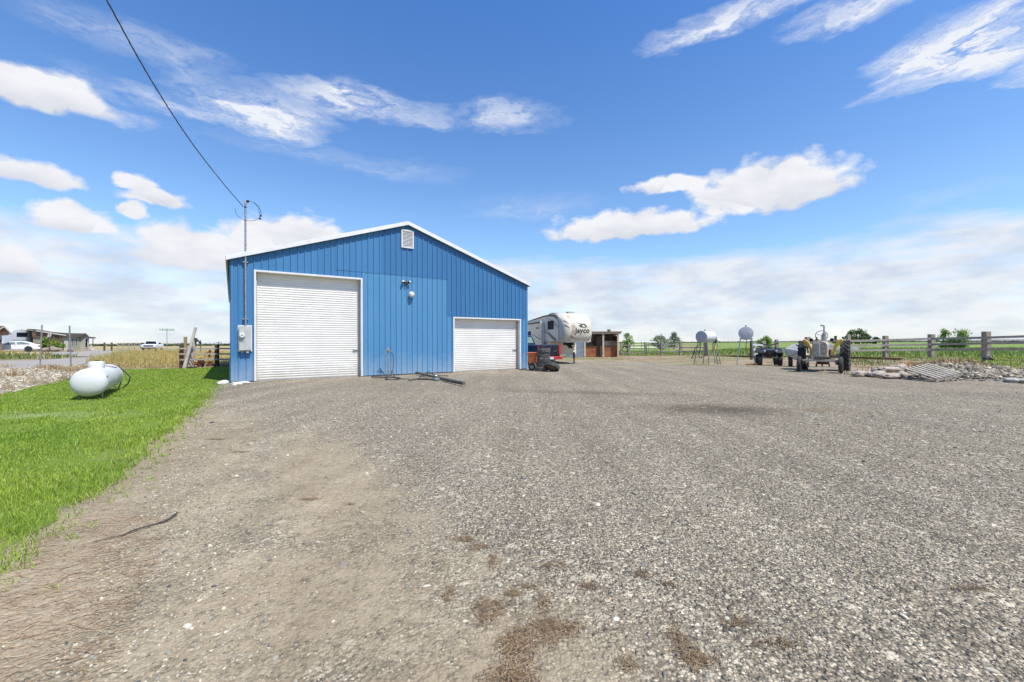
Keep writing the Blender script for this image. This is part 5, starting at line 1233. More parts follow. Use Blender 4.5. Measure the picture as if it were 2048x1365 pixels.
# local +y = forward towards the camera
for sg in (-1, 1):
    wheel(at_, TR(sg*.47, .52, .27) @ RY(PI/2), .27, .20, .13, mr=M_black, lugs=16, lugh=.014)
    wheel(at_, TR(sg*.44, -.55, .27) @ RY(PI/2), .27, .26, .12, mr=M_black, lugs=14, lugh=.016)
    f = MB(); f.prism([(.20,.50),(.46,.56),(.80,.40),(.92,.52),(.80,.66),(.45,.74),(.05,.70)], 0, .34, Matrix(((0,sg,0,sg*.24),(1,0,0,-.10),(0,0,1,0),(0,0,0,1)))); f.build('front_fender', M_atv, at_, bevel=.03)
    f = MB(); f.prism([(-.9,.50),(-.80,.70),(-.45,.74),(-.2,.62),(-.3,.54),(-.5,.62),(-.75,.58)], 0, .34, Matrix(((0,sg,0,sg*.22),(1,0,0,0),(0,0,1,0),(0,0,0,1)))); f.build('rear_fender', M_atv, at_, bevel=.03)
    f = MB(); f.lathe([(.045,0),(.055,.03),(.03,.04),(0,.04)], 14, TR(sg*.27,.735,.62) @ RX(-PI/2)); f.build('headlight', M_clear, at_, smooth=True)
    f = MB(); f.bar((sg*.14,.50,.32),(sg*.42,.52,.27),.04,.04); f.build('suspension_arm', M_galv, at_)
    f = MB(); f.tube([(sg*.22,.52,.60),(sg*.34,.54,.34)], .035, 8); f.build('shock_absorber', M_grey, at_)
f = MB(); f.prism([(-.7,.35),(-.6,.62),(.1,.66),(.3,.74),(.68,.70),(.74,.55),(.6,.36),(.2,.26),(-.4,.26)], -.22, .22, Matrix(((0,1,0,0),(1,0,0,0),(0,0,1,0),(0,0,0,1)))); f.build('body', M_atv, at_, bevel=.04)
f = MB(); f.box(-.13,.13,.735,.75,.48,.66); f.build('grille', M_dark, at_); f = MB(); f.box(-.17,.17,.70,.745,.66,.69); f.build('nose_trim', M_grey, at_)
f = MB(); f.prism([(-.75,.70),(-.6,.80),(-.1,.78),(.05,.68)], -.15, .15, Matrix(((0,1,0,0),(1,0,0,0),(0,0,1,0),(0,0,0,1)))); f.build('saddle', M_black, at_, bevel=.04)
f = MB(); f.tube([(-.44,.05,.96),(-.36,.10,.96),(-.12,.22,.89),(.12,.22,.89),(.36,.10,.96),(.44,.05,.96)], .028, 8); f.tube([(0,.22,.88),(0,.32,.72)], .03, 8); f.build('handlebar', M_black, at_, smooth=True)
f = MB(); 
for yy in (.32,.48,.64): f.bar((-.34,yy,.79),(.34,yy,.79),.018,.018)
for xx in (-.34,-.12,.12,.34): f.bar((xx,.30,.79),(xx,.66,.79),.018,.018); f.bar((xx*.8,.5,.72),(xx*.8,.5,.79),.018,.018,upv=(1,0,0))
f.build('front_rack', M_dark, at_); at_.scale = (1.04, 1.04, 1.08)
for ch in [k for k in bpy.data.objects if k.parent == at_ and not k.name.startswith('wheel')]: ch.location.z = .07; ch.scale.z = 1.12

# ------------------------------------------------------------------ old tractor facing the camera
M_trp = pm('weathered tractor paint', (.62,.58,.49), .65, .1, col2=(.38,.28,.18), scale=6, bump=.2); M_yel = pm('yellow fender paint', (.72,.42,.05), .45, col2=(.58,.33,.05))
M_steel = pm('greasy steel', (.20,.18,.15), .6, .5, col2=(.09,.07,.05), scale=10)
fx0, fy0 = 13.42, 18.42; tr_ = thing('old_tractor', 'weathered old farm tractor with yellow fenders and tall lugged rear tyres', 'tractor', (fx0, fy0, 0), math.atan2(-.72, -.62)-PI/2)
# local +y forward (towards camera), origin at the front axle
for sg in (-1, 1):
    wheel(tr_, TR(sg*.73, 0, .345) @ RY(PI/2), .345, .155, .20, mr=M_rust, name='front_wheel', spokes=0)
    wheel(tr_, TR(sg*.80, -2.0, .68) @ RY(PI/2), .68, .33, .42, mr=M_trp, lugs=20, lugh=.035, chev=1, name='rear_wheel', spokes=0)
    f = MB(); f.prism([(sg*a, b) for a, b in ((.40,.70),(.385,.98),(.43,1.16),(.50,1.30),(.60,1.42),(.68,1.46),(.735,1.44),(.74,1.36),(.69,1.27),(.58,1.17),(.51,1.06),(.475,.92),(.47,.70))], -1.42, -1.20); f.build('fender', M_yel, tr_, bevel=.025)
    f = MB(); f.lathe([(.03,-.06),(.075,-.02),(.085,.03),(.07,.045)], 16, TR(sg*.38,-.95,1.42) @ RX(-PI/2)); hl = f.build('headlight', M_trp, tr_, smooth=True)
    f = MB(); f.lathe([(.072,.046),(.03,.055),(0,.056)], 14, TR(sg*.38,-.95,1.42) @ RX(-PI/2)); f.build('lens', M_glass, hl, smooth=True)
    f = MB(); f.bar((sg*.2,-.95,1.30),(sg*.38,-.98,1.40),.02,.02); f.build('lamp_arm', M_steel, tr_)
    f = MB(); f.tube([(sg*.60,0,.34),(sg*.60,0,.52)], .04, 8); f.build('spindle', M_steel, tr_)
    f = MB(); f.tube([(sg*.15,-2.0,.68),(sg*.78,-2.0,.68)], .09, 12); f.build('rear_axle_housing', M_trp, tr_, smooth=True)
    f = MB(); f.bar((sg*.58,.02,.44),(sg*.15,-.9,.58),.03,.03); f.build('radius_rod', M_steel, tr_)
f = MB(); f.box(-.64,.64,-.045,.045,.47,.56); f.build('front_axle', M_trp, tr_, bevel=.01)
f = MB(); f.tube([(-.58,-.12,.50),(0,-.14,.52),(.58,-.12,.50)], .018, 6); f.build('tie_rod', M_steel, tr_)
f = MB(); f.box(-.16,.16,-.10,.10,.56,.70); f.box(-.20,.20,-.9,-.10,.58,.72); f.build('front_frame', M_steel, tr_, bevel=.01)
cs_ = [(-.27,.70),(.27,.70),(.29,.95),(.28,1.20),(.22,1.32),(.08,1.36),(-.08,1.36),(-.22,1.32),(-.28,1.20),(-.29,.95)]
f = MB(); f.add([(a,-.02,b) for a, b in cs_]+[(a*.98,-1.35,b) for a, b in cs_], [tuple(range(10)), tuple(range(19,9,-1))]+[(i,(i+1)%10,(i+1)%10+10,i+10) for i in range(10)]); hood = f.build('hood', M_trp, tr_, bevel=.02)
f = MB(); f.box(-.24,.24,-.018,.004,.74,1.24); gr = f.build('grille', pm('dark grille mesh', (.26,.21,.15), .8, col2=(.40,.32,.22), scale=18), hood)
for i in range(9): f = MB(); z = .78+i*.055; f.box(-.235,.235,.004,.022,z,z+.030); f.build('grille_bar', M_trp, gr)
f = MB(); f.box(-.022,.022,.020,.034,.72,1.28); f.build('centre_strip', M_white, gr)
f = MB(); f.box(-.32,.32,-.05,.03,.66,.735); f.build('lower_grille_trim', M_trp, tr_, bevel=.01)
f = MB(); f.box(-.19,.19,-1.4,-.3,.50,.74); f.box(-.24,.24,-2.2,-1.35,.45,.95); f.build('engine_block', M_steel, tr_, bevel=.03)
f = MB(); f.box(-.36,-.29,-.9,-.45,.72,1.0); f.build('side_engine_part', M_rust, tr_, bevel=.02)
f = MB(); f.tube([(-.10,-.80,1.34),(-.10,-.80,1.72)], .085, 14); f.tube([(-.10,-.80,1.70),(-.10,-.80,2.06)], .032, 10); f.tube([(-.10,-.80,2.05),(.04,-.78,2.08)], .035, 8); f.build('exhaust_stack', pm('bare grey steel', (.36,.37,.35), .5, .5), tr_, smooth=True)
f = MB(); f.tube([(-.30,-.55,1.05),(-.38,-.55,1.22)], .10, 12); f.build('air_cleaner', M_white, tr_, smooth=True)
Ms = TR(.05,-1.55,1.62) @ RX(math.radians(68)); f = MB(); ring = [Ms @ Vector((.235*math.cos(a), .235*math.sin(a), 0)) for a in np.linspace(0, 2*PI, 33)]; f.tube(ring, .014, 6, cap=False); swl = f.build('steering_wheel', M_dark, tr_, smooth=True)
for a in (.4, 2.5, 4.6): f = MB(); f.tube([Ms @ Vector((0,0,0)), Ms @ Vector((.235*math.cos(a), .235*math.sin(a), 0))], .010, 6); f.build('spoke', M_dark, swl)
f = MB(); f.tube([(.05,-1.55,1.62),(.03,-1.1,1.30)], .018, 8); f.build('steering_column', M_steel, tr_)
f = MB(); f.box(-.22,.22,-2.25,-1.95,1.05,1.12); f.box(-.20,.20,-2.3,-2.25,1.10,1.35); f.build('seat', M_trp, tr_, bevel=.03)
f = MB(); f.box(-.22,.22,-1.9,-1.2,.30,.45); f.box(-.26,-.22,-1.6,-1.3,.20,.30); f.box(.0,.04,-1.6,-1.3,.20,.30); f.box(.22,.26,-1.6,-1.3,.18,.32); f.build('underbelly_drawbar', M_rust, tr_)
f = MB(); f.box(-.66,.66,-1.36,-1.30,.60,.64); f.build('cross_bar', M_steel, tr_)

# ------------------------------------------------------------------ white harvest implement behind the tractor
x, y = 15.42, 22.3; im = thing('farm_implement', 'white faceted farm implement with a rusty hub on small black wheels', 'farm implement', (x, y, 0), math.atan2(-y, -x)-PI/2+.25)
M_imp = pm('chalky white steel', (.60,.60,.55), .6, col2=(.45,.44,.38), scale=5)
oct_ = [(.70*math.cos(a)*1.15, .80+.47*math.sin(a)) for a in np.linspace(PI/10, 2*PI+PI/10, 9)[:-1]]
f = MB(); ap_ = Vector((0,.30,.80)); n = 8
f.add([(a,.0,b) for a, b in oct_]+[(a,-.5,b) for a, b in oct_]+[tuple(ap_)], [(i,(i+1)%n,2*n) for i in range(n)]+[(i,(i+1)%n,(i+1)%n+n,i+n) for i in range(n)]+[tuple(range(n,2*n))]); f.build('panelled_housing', M_imp, im)
f = MB(); f.lathe([(.11,0),(.11,.05),(.05,.08),(0,.09)], 14, TR(0,.27,.80) @ RX(-PI/2)); f.build('hub', pm('rust red hub', (.36,.12,.04), .8), im)
for k in range(8):
    a = oct_[k]; f = MB(); f.bar((a[0]*.98,.012,.78+(a[1]-.78)*.98), (0,.305,.80), .022, .022); f.build('rib', M_steel if k % 2 else M_imp, im)
for sg in (1, -.35): wheel(im, TR(sg*.55,-.25,.29) @ RY(PI/2) @ RX(.25), .29, .20, .15, mr=M_grey)
f = MB(); f.bar((-1.4,-.2,.42),(.6,-.1,.48),.06,.08); f.build('tool_bar', M_steel, im)
f = MB(); f.tube([(-.3,-.2,1.1),(-.5,-.25,1.30),(-.75,-.3,1.36)], .05, 8); f.build('chute', M_woodd, im, smooth=True)
f = MB(); f.box(-2.4,-.9,-.4,-.1,.92,1.04); f.build('white_beam', M_imp, im)
# ------------------------------------------------------------------ fences
def post(f_parent, px_or_xy, base_py, top_py, wpx, mat, name='post', loc0=None, round_=False):
    x, y = at(px_or_xy, base_py); z0 = H(x, y); _, z1 = up(px_or_xy, top_py, y); w = wpx/F*y
    f = MB(); lx, ly = x-loc0[0], y-loc0[1]
    if round_: f.tube([(lx,ly,z0-.1),(lx,ly,z1)], w/2, 12)
    else: f.box(lx-w/2, lx+w/2, ly-w/2, ly+w/2, z0-.1, z1)
    f.build(name, mat, f_parent, bevel=.01); return (x, y, z1)
def fence(name, label, posts, rails, mat_p, mat_r, railh, group=None, round_=False, back=.0, rw=.035, ends=None):
    x0, y0 = at(posts[0][0], posts[0][1]); o = thing(name, label, 'fence', (x0, y0, 0), 0, group)
    P = [post(o, p[0], p[1], p[2], p[3], (p[4] if len(p) > 4 else mat_p), 'post', (x0, y0), round_) for p in posts]
    for rl in rails:              # rail = list of photo (px, py), one per post or in between, following the post depths
        pts = []
        for px, py in rl:
            xs = [q[0]/q[1]*F+CX for q in P]
            t = px; k = max(0, min(len(P)-2, sum(1 for q in xs if q <= t)-1)) if len(P) > 1 else 0
            a, b = P[k], P[k+1]; u = (px-CX)/F
            den = (b[0]-a[0]) - u*(b[1]-a[1]); s_ = (u*a[1]-a[0])/den if abs(den) > 1e-6 else 0
            y = a[1]+(b[1]-a[1])*s_ - .14; x, z = up(px, py, y); pts.append(Vector((x-x0, y-y0, z)))
        for a, b in zip(pts[:-1], pts[1:]):
            f = MB(); f.bar(a, b, rw, railh, upv=(0,0,1)); f.build('rail', mat_r, o, bevel=.004)
    return o
# fence left of the barn
fence('board_fence', 'weathered board fence with dark posts left of the barn', [(363,735.5,690.5,5.5),(434,734,690,6.0),(476,733,690,6)], [[(356,697.5),(434,697.5),(480,698)],[(358,708.5),(434,708.3),(480,708.5)],[(360,720.0),(434,719),(480,719)]], M_woodd, M_woodx, .085)
x, y = at(371, 731); f = MB(); f.tube([(0,0,0),(0,0,1.72)], .09, 12); o = f.build('wooden_post', pm('brown round post', (.34,.24,.13), .85, col2=(.22,.15,.08), scale=6, stretch=(1,1,.15)), smooth=True); o.location = (x, y, 0); tag(o, 'tall round brown post behind the end of the left board fence', 'post')
# leaning planks
def plank(name, label, p0, p1, dy, w, th, mat, cat='plank', upx=(0,1,0)):
    x0, y0 = at(*p0); y1 = y0+dy; x1, z1 = up(p1[0], p1[1], y1); o = thing(name, label, cat, (x0, y0, 0)) if 0 else None
    f = MB(); f.bar((0,0,0), (x1-x0, y1-y0, z1), w, th, upv=upx); q = f.build(name, mat, bevel=.005); q.location = (x0, y0, 0); return tag(q, label, cat), (x1, y1, z1)
M_plk = pm('grey white plank', (.50,.46,.38), .85, col2=(.34,.30,.24), scale=6, stretch=(1,1,.15))
plank('leaning_plank', 'longest pale plank leaning upright against the left board fence', (368,736.5), (391.5,655), .45, .15, .045, M_plk)
q, top = plank('wooden_trough', 'weathered white sided trough leaning on the left board fence', (380,735), (388.5,677), .5, .12, .30, pm('flaking white wood', (.62,.59,.52), .8, col2=(.30,.27,.21), scale=5, stretch=(1,1,.3)))
f = MB(); q_ = [(.0,0,0),(.10,-.02,-.06),(.18,-.02,-.16),(.26,-.02,-.20),(.33,-.02,-.27),(.38,-.02,-.28)]; f.tube(q_, [.02,.06,.075,.035,.065,.05], 8); o = f.build('rubber_boot', M_dark, smooth=True); o.location = (top[0]+.05, top[1]-.05, top[2]+.02); tag(o, 'black rubber scrap hanging from the top of the leaning trough', 'scrap')
a = at(384, 735); b = at(468, 730.5); f = MB(); f.bar((a[0],a[1],.05),(b[0],b[1],.05),.12,.10); tag(f.build('ground_timber', M_woodp), 'long pale timber lying along the back edge of the lawn', 'timber')
a = at(377, 736.3); b = at(394, 736.0); f = MB(); f.bar((a[0],a[1],.03),(b[0],b[1],.03),.10,.04); tag(f.build('dark_board', M_dark), 'short dark board flat on the grass under the leaning trough', 'board')
# rusty plough
x, y = at(408, 734.5); pl = thing('rusty_plough', 'rusty old horse-drawn plough with a spoked wheel by the left fence', 'plough', (x, y, 0), 0)
Mw = TR(.22,.15,.58) @ RX(math.radians(80)); ring = [Mw @ Vector((.30*math.cos(a), .30*math.sin(a), 0)) for a in np.linspace(0, 2*PI, 37)]
f = MB(); f.tube(ring, .03, 6, cap=False); wh = f.build('wheel', pm('orange rust', (.42,.20,.08), .8), pl, smooth=True)
for a in np.linspace(0, 2*PI, 9)[:-1]: f = MB(); f.tube([Mw @ Vector((0,0,0)), Mw @ Vector((.3*math.cos(a), .3*math.sin(a), 0))], .009, 5); f.build('spoke', M_rust, wh)
f = MB(); f.bar((-.75,0,.12),(.65,.05,.28),.05,.05); f.build('beam', M_rust, pl); f = MB(); f.bar((-.3,-.06,.3),(.7,-.06,.16),.05,.05); f.build('beam', M_rust, pl)
f = MB(); f.prism([(-.95,.02),(-.5,.28),(-.2,.30),(-.35,.08)], -.06, .06); f.build('mouldboard', pm('red rust', (.32,.09,.05), .85), pl)
f = MB(); f.lathe([(.0,-.02),(.26,-.015),(.27,0),(.26,.015),(0,.02)], 20, TR(-.12,-.05,.25) @ RY(1.35)); f.build('coulter_disc', M_rust, pl, smooth=True)
f = MB(); f.tube([(.22,.1,.58),(.27,.1,.95)], .05, 8); f.build('lift_lever', M_rust, pl); f = MB(); f.box(.15,.5,-.10,.10,.06,.18); f.build('gear_case', M_rust, pl, bevel=.03)
# steel posts
for (bx, by, txx, tyy, lb) in ((80,731.5,84,650,'left of two bare steel pipe posts standing on the stony verge'),(142,735.5,139,652,'right of two bare steel pipe posts standing on the stony verge')):
    x, y = at(bx, by); x1, z1 = up(txx, tyy, y); f = MB(); f.tube([(0,0,-.1),(x1-x,0,z1)], .036, 10); o = f.build('steel_post', M_galv, smooth=True); o.location = (x, y, H(x, y)); tag(o, lb, 'post', 'steel pipe posts on the verge')
# right hand fences
M_postr = pm('old brown post', (.36,.315,.26), .9, col2=(.20,.165,.13), scale=7, stretch=(1,1,.2), bump=.4)
fence('rail_fence', 'grey three-rail fence running from the shelter toward the fuel tanks', [(1243,711,686,4),(1258,711,685,4.3),(1291,711.3,684.5,4.6),(1324,711.8,683,4.6),(1361.5,712,683.5,5),(1411,713,680.5,5.5,M_woodd)],
      [[(1243,691),(1258,690.8),(1291,690.5),(1324,689.3),(1361,689.3)],[(1243,698),(1291,697.2),(1324,695.5),(1361,695.5),(1411,696)],[(1243,706.5),(1291,705.5),(1324,704),(1361,703.8),(1411,703.5)]], M_postr, M_woodx, .10)
x, y = at(1503, 717.5); _, z1 = up(1503, 681.5, y)
f = MB(); f.tube([(0,0,-.1),(0,0,z1)], .11, 10); o = f.build('gate_post', M_woodd, smooth=True); o.location = (x, y, H(x, y)); tag(o, 'dark creosoted gate post behind the right fuel tank', 'post')
fence('board_fence', 'short fence section with bright white boards behind the quad bike', [(1507,714,685,3),(1526.5,714,682.5,7),(1553,714,679.5,5)], [[(1505,690.2),(1526,690.2)],[(1505,699.5),(1526,699.5)],[(1505,709.3),(1526,709)]], M_postr, M_tank, .18)
fence('rail_fence', 'grey rail fence behind the old tractor', [(1556,714,684,3),(1615.5,714.5,674.5,7.5),(1696.5,715,669,5)], [[(1553,684),(1615,683.4),(1697,681.5)],[(1556,700.5),(1615,702),(1697,701.5)]], M_postr, M_woodx, .12)
fence('rail_fence', 'tall weathered three-rail fence on the right with thick posts', [(1698,715,669.5,4.5),(1771,715,672,7),(1863,715.5,669,8.3),(1972.5,718.5,663.5,9.6),(2100,721,659,12)],
      [[(1698,682.5),(1771,680.8),(1863,678),(1972,675.8),(2100,671.5)],[(1698,692),(1771,691),(1863,689.5),(1972,687),(2100,685.5)],[(1698,701.5),(1771,700.8),(1863,700),(1972,699.0),(2100,698.5)]], M_postr, M_woodx, .17)
a = at(1701, 717.5); b = at(1803, 720.5); f = MB(); f.bar((a[0],a[1],H(*a)+.06),(b[0],b[1],H(*b)+.06),.25,.16); tag(f.build('red_timber', pm('red brown timber', (.16,.05,.03), .85)), 'long dark red timber lying along the foot of the right fence', 'timber')
# pipe corral far behind
cr = thing('pipe_corral', 'grey pipe corral panels behind the rail fence', 'corral', (20, 68, H(20,68)))
for i, px in enumerate((1268,1283,1297,1312)):
    x, z = up(px, 682, 68); f = MB(); f.tube([(x-20,0,0),(x-20,0,1.75)], .05, 6); f.build('upright', M_galv, cr)
for z in (1.72, 1.3, .9): x0_, _ = up(1262, 682, 68); x1_, _ = up(1314, 682, 68); f = MB(); f.tube([(x0_-20,0,z),(x1_-20,0,z)], .035, 6); f.build('pipe_rail', M_galv, cr)

# ------------------------------------------------------------------ trees and shrubs
M_bark = pm('bark', (.13,.10,.075), .95, col2=(.08,.06,.045), scale=9, stretch=(1,1,.3))
LM = {'green': leaf_mat('bright foliage', [(0,(.06,.12,.02)),(.4,(.19,.31,.05)),(1,(.36,.48,.10))], .45), 'dark': leaf_mat('dark foliage', [(0,(.03,.06,.025)),(.5,(.10,.16,.055)),(1,(.20,.27,.10))], .4),
      'olive': leaf_mat('silvery olive foliage', [(0,(.18,.20,.14)),(.5,(.38,.40,.30)),(1,(.58,.60,.48))], .35), 'lime': leaf_mat('lime foliage', [(0,(.16,.20,.03)),(.6,(.34,.36,.06)),(1,(.50,.46,.10))], .35),
      'far': leaf_mat('distant foliage', [(0,(.05,.08,.05)),(.5,(.09,.13,.08)),(1,(.15,.19,.12))], .2)}  # 'far' leaves greyed: distance haze put into their colour
def tree(name, label, x, y, hgt, wid, kind, n=900, leaf=.12, trunk=.25, cat='tree', group=None, clumps=9, seed=0, zb=None):
    rg = np.random.default_rng(seed+100); z0 = H(x, y) if zb is None else zb
    o = thing(name, label, cat, (x, y, z0), 0, group)
    f = MB(); r0 = max(.03, hgt*.03); th = hgt*trunk; f.tube([(0,0,-.1),(.02*hgt,0,th*.6),(0,.01*hgt,th),(.03*hgt,0,hgt*.8)], [r0*1.3,r0,r0*.85,r0*.2], 8)
    C = []
    for i in range(clumps):
        a = rg.uniform(0, 2*PI); rr = wid*.5*rg.uniform(.25,.75); h = hgt*rg.uniform(trunk*1.15+.05, .88); k = 1-abs((h/hgt-.5))*.9
        c = np.array([rr*k*math.cos(a), rr*k*math.sin(a), h]); C.append((c, wid*rg.uniform(.13,.25)))
        f.tube([(0,0,th*rg.uniform(.5,1)), tuple(c*np.array([.5,.5,.85])), tuple(c)], [r0*.5,r0*.32,r0*.12], 5)
    f.build('trunk', M_bark, o, smooth=True)
    C.append((np.array([0,0,hgt*.9]), wid*.16)); C.append((np.array([0,0,hgt*.62]), wid*.25))
    idx = rg.integers(0, len(C), n); cs = np.array([c for c, _ in C])[idx]; rs = np.array([r for _, r in C])[idx]
    d = rg.normal(0, 1, (n,3)); d /= np.linalg.norm(d, axis=1)[:,None]; p = cs + d*(rs*rg.uniform(.35,1.12,n))[:,None]*np.array([1,1,.85])
    u = rg.normal(0,1,(n,3)); u /= np.linalg.norm(u,axis=1)[:,None]; v = np.cross(u, rg.normal(0,1,(n,3))); v /= np.linalg.norm(v,axis=1)[:,None]; s_ = leaf*rg.uniform(.6,1.4,n)[:,None]
    co = np.stack([p-u*s_, p-v*s_*.55, p+u*s_, p+v*s_*.55], 1); co[:,:,2] = np.maximum(co[:,:,2], .03); t = np.array([0,1,2,0,2,3])[None]+(np.arange(n)*4)[:,None]
    np_mesh('crown', co, t, LM[kind], o); return o
def tpx(name, label, pxc, top, dist_, wpx, kind, base=None, **k):
    x, zt = up(pxc, top, dist_); zb = H(x, dist_); w = wpx/F*dist_; return tree(name, label, x, dist_, max(.5, zt-zb), w, kind, **k)
tpx('young_tree', 'small bright green tree behind the shelter end', 1254, 665.5, 62, 30, 'green', n=520, leaf=.12, seed=1, clumps=7)
tpx('olive_tree', 'lower silvery olive tree behind the rail fence', 1322, 672, 95, 38, 'olive', n=1300, leaf=.20, seed=2, trunk=.1, clumps=12)
tpx('olive_tree', 'taller silvery olive tree behind the rail fence', 1347, 664.5, 98, 30, 'olive', n=1200, leaf=.20, seed=3, trunk=.1, clumps=12)
tpx('distant_tree', 'small dark tree on the horizon beside the left fuel tank', 1430, 677.5, 190, 13, 'dark', n=700, leaf=.3, seed=4)
tpx('willow_bush', 'rounded green willow bush behind the white boards', 1532, 674.5, 90, 37, 'green', n=2000, leaf=.17, seed=5, trunk=.05, clumps=14)
tpx('distant_tree', 'small dark evergreen on the horizon just right of the tractor', 1671, 672, 170, 10, 'dark', n=700, leaf=.3, seed=6, trunk=.05)
tpx('distant_tree', 'tiny dark tree seen behind the tractor steering wheel', 1633, 675, 200, 9, 'dark', n=500, leaf=.3, seed=66, trunk=.05)
tpx('distant_tree', 'left one of the big distant trees beyond the right fence', 1701, 664, 190, 32, 'dark', n=900, leaf=.35, seed=7, trunk=.08)
tpx('distant_tree', 'broad central one of the big distant trees beyond the right fence', 1718, 659.5, 195, 38, 'dark', n=1200, leaf=.35, seed=8, trunk=.08)
tpx('distant_tree', 'right one of the big distant trees beyond the right fence', 1733, 668, 200, 26, 'dark', n=700, leaf=.35, seed=9, trunk=.08)
tpx('distant_tree', 'low purple-grey shrub at the right of the distant trees', 1751, 675, 220, 18, 'far', n=900, leaf=.35, seed=10, trunk=.05)
tpx('pasture_tree', 'left one of two airy green trees beyond the right fence', 1886, 658, 78, 32, 'green', n=600, leaf=.13, seed=11, trunk=.3, clumps=8)
tpx('pasture_tree', 'right and denser one of two green trees beyond the right fence', 1927, 660, 76, 38, 'green', n=900, leaf=.13, seed=12, trunk=.25, clumps=9)
tpx('pasture_shrub', 'dark green shrub under the two trees beyond the right fence', 1905, 683, 74, 62, 'dark', n=2600, leaf=.16, seed=13, trunk=.05, clumps=16)
tpx('dry_bush', 'pale dry bush showing over the shelter roof', 1218, 657, 66, 22, 'olive', n=900, leaf=.14, seed=14, trunk=.3)
# far tree lines: single masses nobody can count
def treeline(name, label, px0, px1, y, top, base, kind, n, leaf):
    us_ = RNG.uniform(px0, px1, n); xs = (us_-CX)/F*y; _, zt = up((px0+px1)/2, top, y); zb = np.array([H(a, y) for a in xs]); hmax = zt - zb
    nn = np.array([noise.fractal(Vector((u_*.06, y*.01, 2)), .8, 2, 4) for u_ in us_]); hh = hmax*np.clip(.62+.6*nn, .15, 1.1); p = np.stack([xs, y+RNG.normal(0,6,n), zb+hh*RNG.uniform(0,1,n)], 1)
    u = RNG.normal(0,1,(n,3)); u /= np.linalg.norm(u,axis=1)[:,None]; v = np.cross(u, RNG.normal(0,1,(n,3))); v /= np.linalg.norm(v,axis=1)[:,None]; s_ = leaf*RNG.uniform(.5,1.4,n)[:,None]
    co = np.stack([p-u*s_, p-v*s_*.6, p+u*s_, p+v*s_*.6], 1); t = np.array([0,1,2,0,2,3])[None]+(np.arange(n)*4)[:,None]; return tag(np_mesh(name, co, t, LM[kind]), label, 'trees', kind='stuff')
treeline('far_trees', 'far dark line of trees along the left horizon', 180, 470, 560, 687.8, 692, 'far', 3200, 1.6)
treeline('far_hedge', 'thin far hedgerow along the right horizon', 1160, 2100, 700, 683.3, 685, 'far', 5000, 1.5)
treeline('far_grove', 'small dark grove beside the street sign on the horizon', 323, 331, 420, 689, 693, 'dark', 500, .9)
# low hills
def ridge(name, px0, px1, y, tops, mat):
    n = 60; co = []; 
    for i in range(n):
        t = i/(n-1); px = px0+(px1-px0)*t; tp = np.interp(t, [a for a, _ in tops], [b for _, b in tops]) + .6*noise.fractal(Vector((px*.05, 1, 9)), .8, 2, 4); x, z = up(px, tp, y)
        co += [(x*.96, y*.96, -12), (x, y, z), (x*1.15, y*1.15, -12)]
    tr = [q for i in range(n-1) for a in (3*i,) for q in ((a,a+3,a+4),(a,a+4,a+1),(a+1,a+4,a+5),(a+1,a+5,a+2))]; return tag(np_mesh(name, co, tr, mat, smooth=True), kind='structure')
ridge('hills', 300, 520, 3900, [(0,689),(.25,687.5),(.45,685),(.6,683.5),(.75,686),(1,688)], pm('haze tinted rock', (.46,.46,.52), .95, col2=(.40,.41,.47), scale=.002))  # distance haze put into the hill colour as a pale lilac grey
ridge('ploughed_hill', 1560, 2300, 1500, [(0,683.6),(.15,682.6),(.3,681.8),(.45,680.8),(.6,678.8),(.8,677.5),(1,680)], pm('grey brown ploughed land', (.22,.20,.19), .95, col2=(.17,.155,.15), scale=.01))

# ------------------------------------------------------------------ across the road: houses, trailer, car
M_tan = pm('tan siding', (.42,.35,.24), .8, col2=(.36,.30,.20), scale=.8); M_sage = pm('grey green siding', (.34,.345,.27), .8, col2=(.29,.295,.23), scale=.8)
M_shing = pm('brown grey shingles', (.13,.115,.105), .9, col2=(.09,.08,.072), scale=6); M_shingr = pm('red brown shingles', (.22,.12,.085), .9, col2=(.16,.085,.06), scale=6)
M_trim = pm('cream house trim', (.60,.57,.50), .6); M_win = pm('bright window', (.30,.34,.36), .15, col2=(.18,.20,.22), scale=2)
def frame(px, base_py, depth):
    x, _ = up(px, base_py, depth); return x, depth, EYE - ray(px, base_py)[1]*depth
class View:
    """lay a house front out on a vertical plane through two photo columns at given depths"""
    def __init__(s, o, pa, ya, pb, yb):
        s.o = Vector(o.location); ua, ub = ray(pa, 690)[0], ray(pb, 690)[0]; s.A = Vector((ua*ya, ya, 0)); s.B = Vector((ub*yb, yb, 0)); s.d = (s.B-s.A).normalized(); s.n = -((s.A+s.B)/2).normalized()
    def pt(s, px, py, out=0):
        u = ray(px, py)[0]; A_ = s.A + s.n*out; den = s.d.x - u*s.d.y; t = (u*A_.y - A_.x)/den; P = A_ + s.d*t; P.z = EYE - ray(px, py)[1]*P.y; return P - s.o
    def slab(s, pts, out, th, f=None):
        f = f or MB(); F_ = [s.pt(a, b, out) for a, b in pts]; n = len(pts); Bk = [p - s.n*th for p in F_]
        f.add(F_+Bk, [tuple(range(n)), tuple(range(2*n-1,n-1,-1))]+[(i,(i+1)%n,(i+1)%n+n,i+n) for i in range(n)]); return f
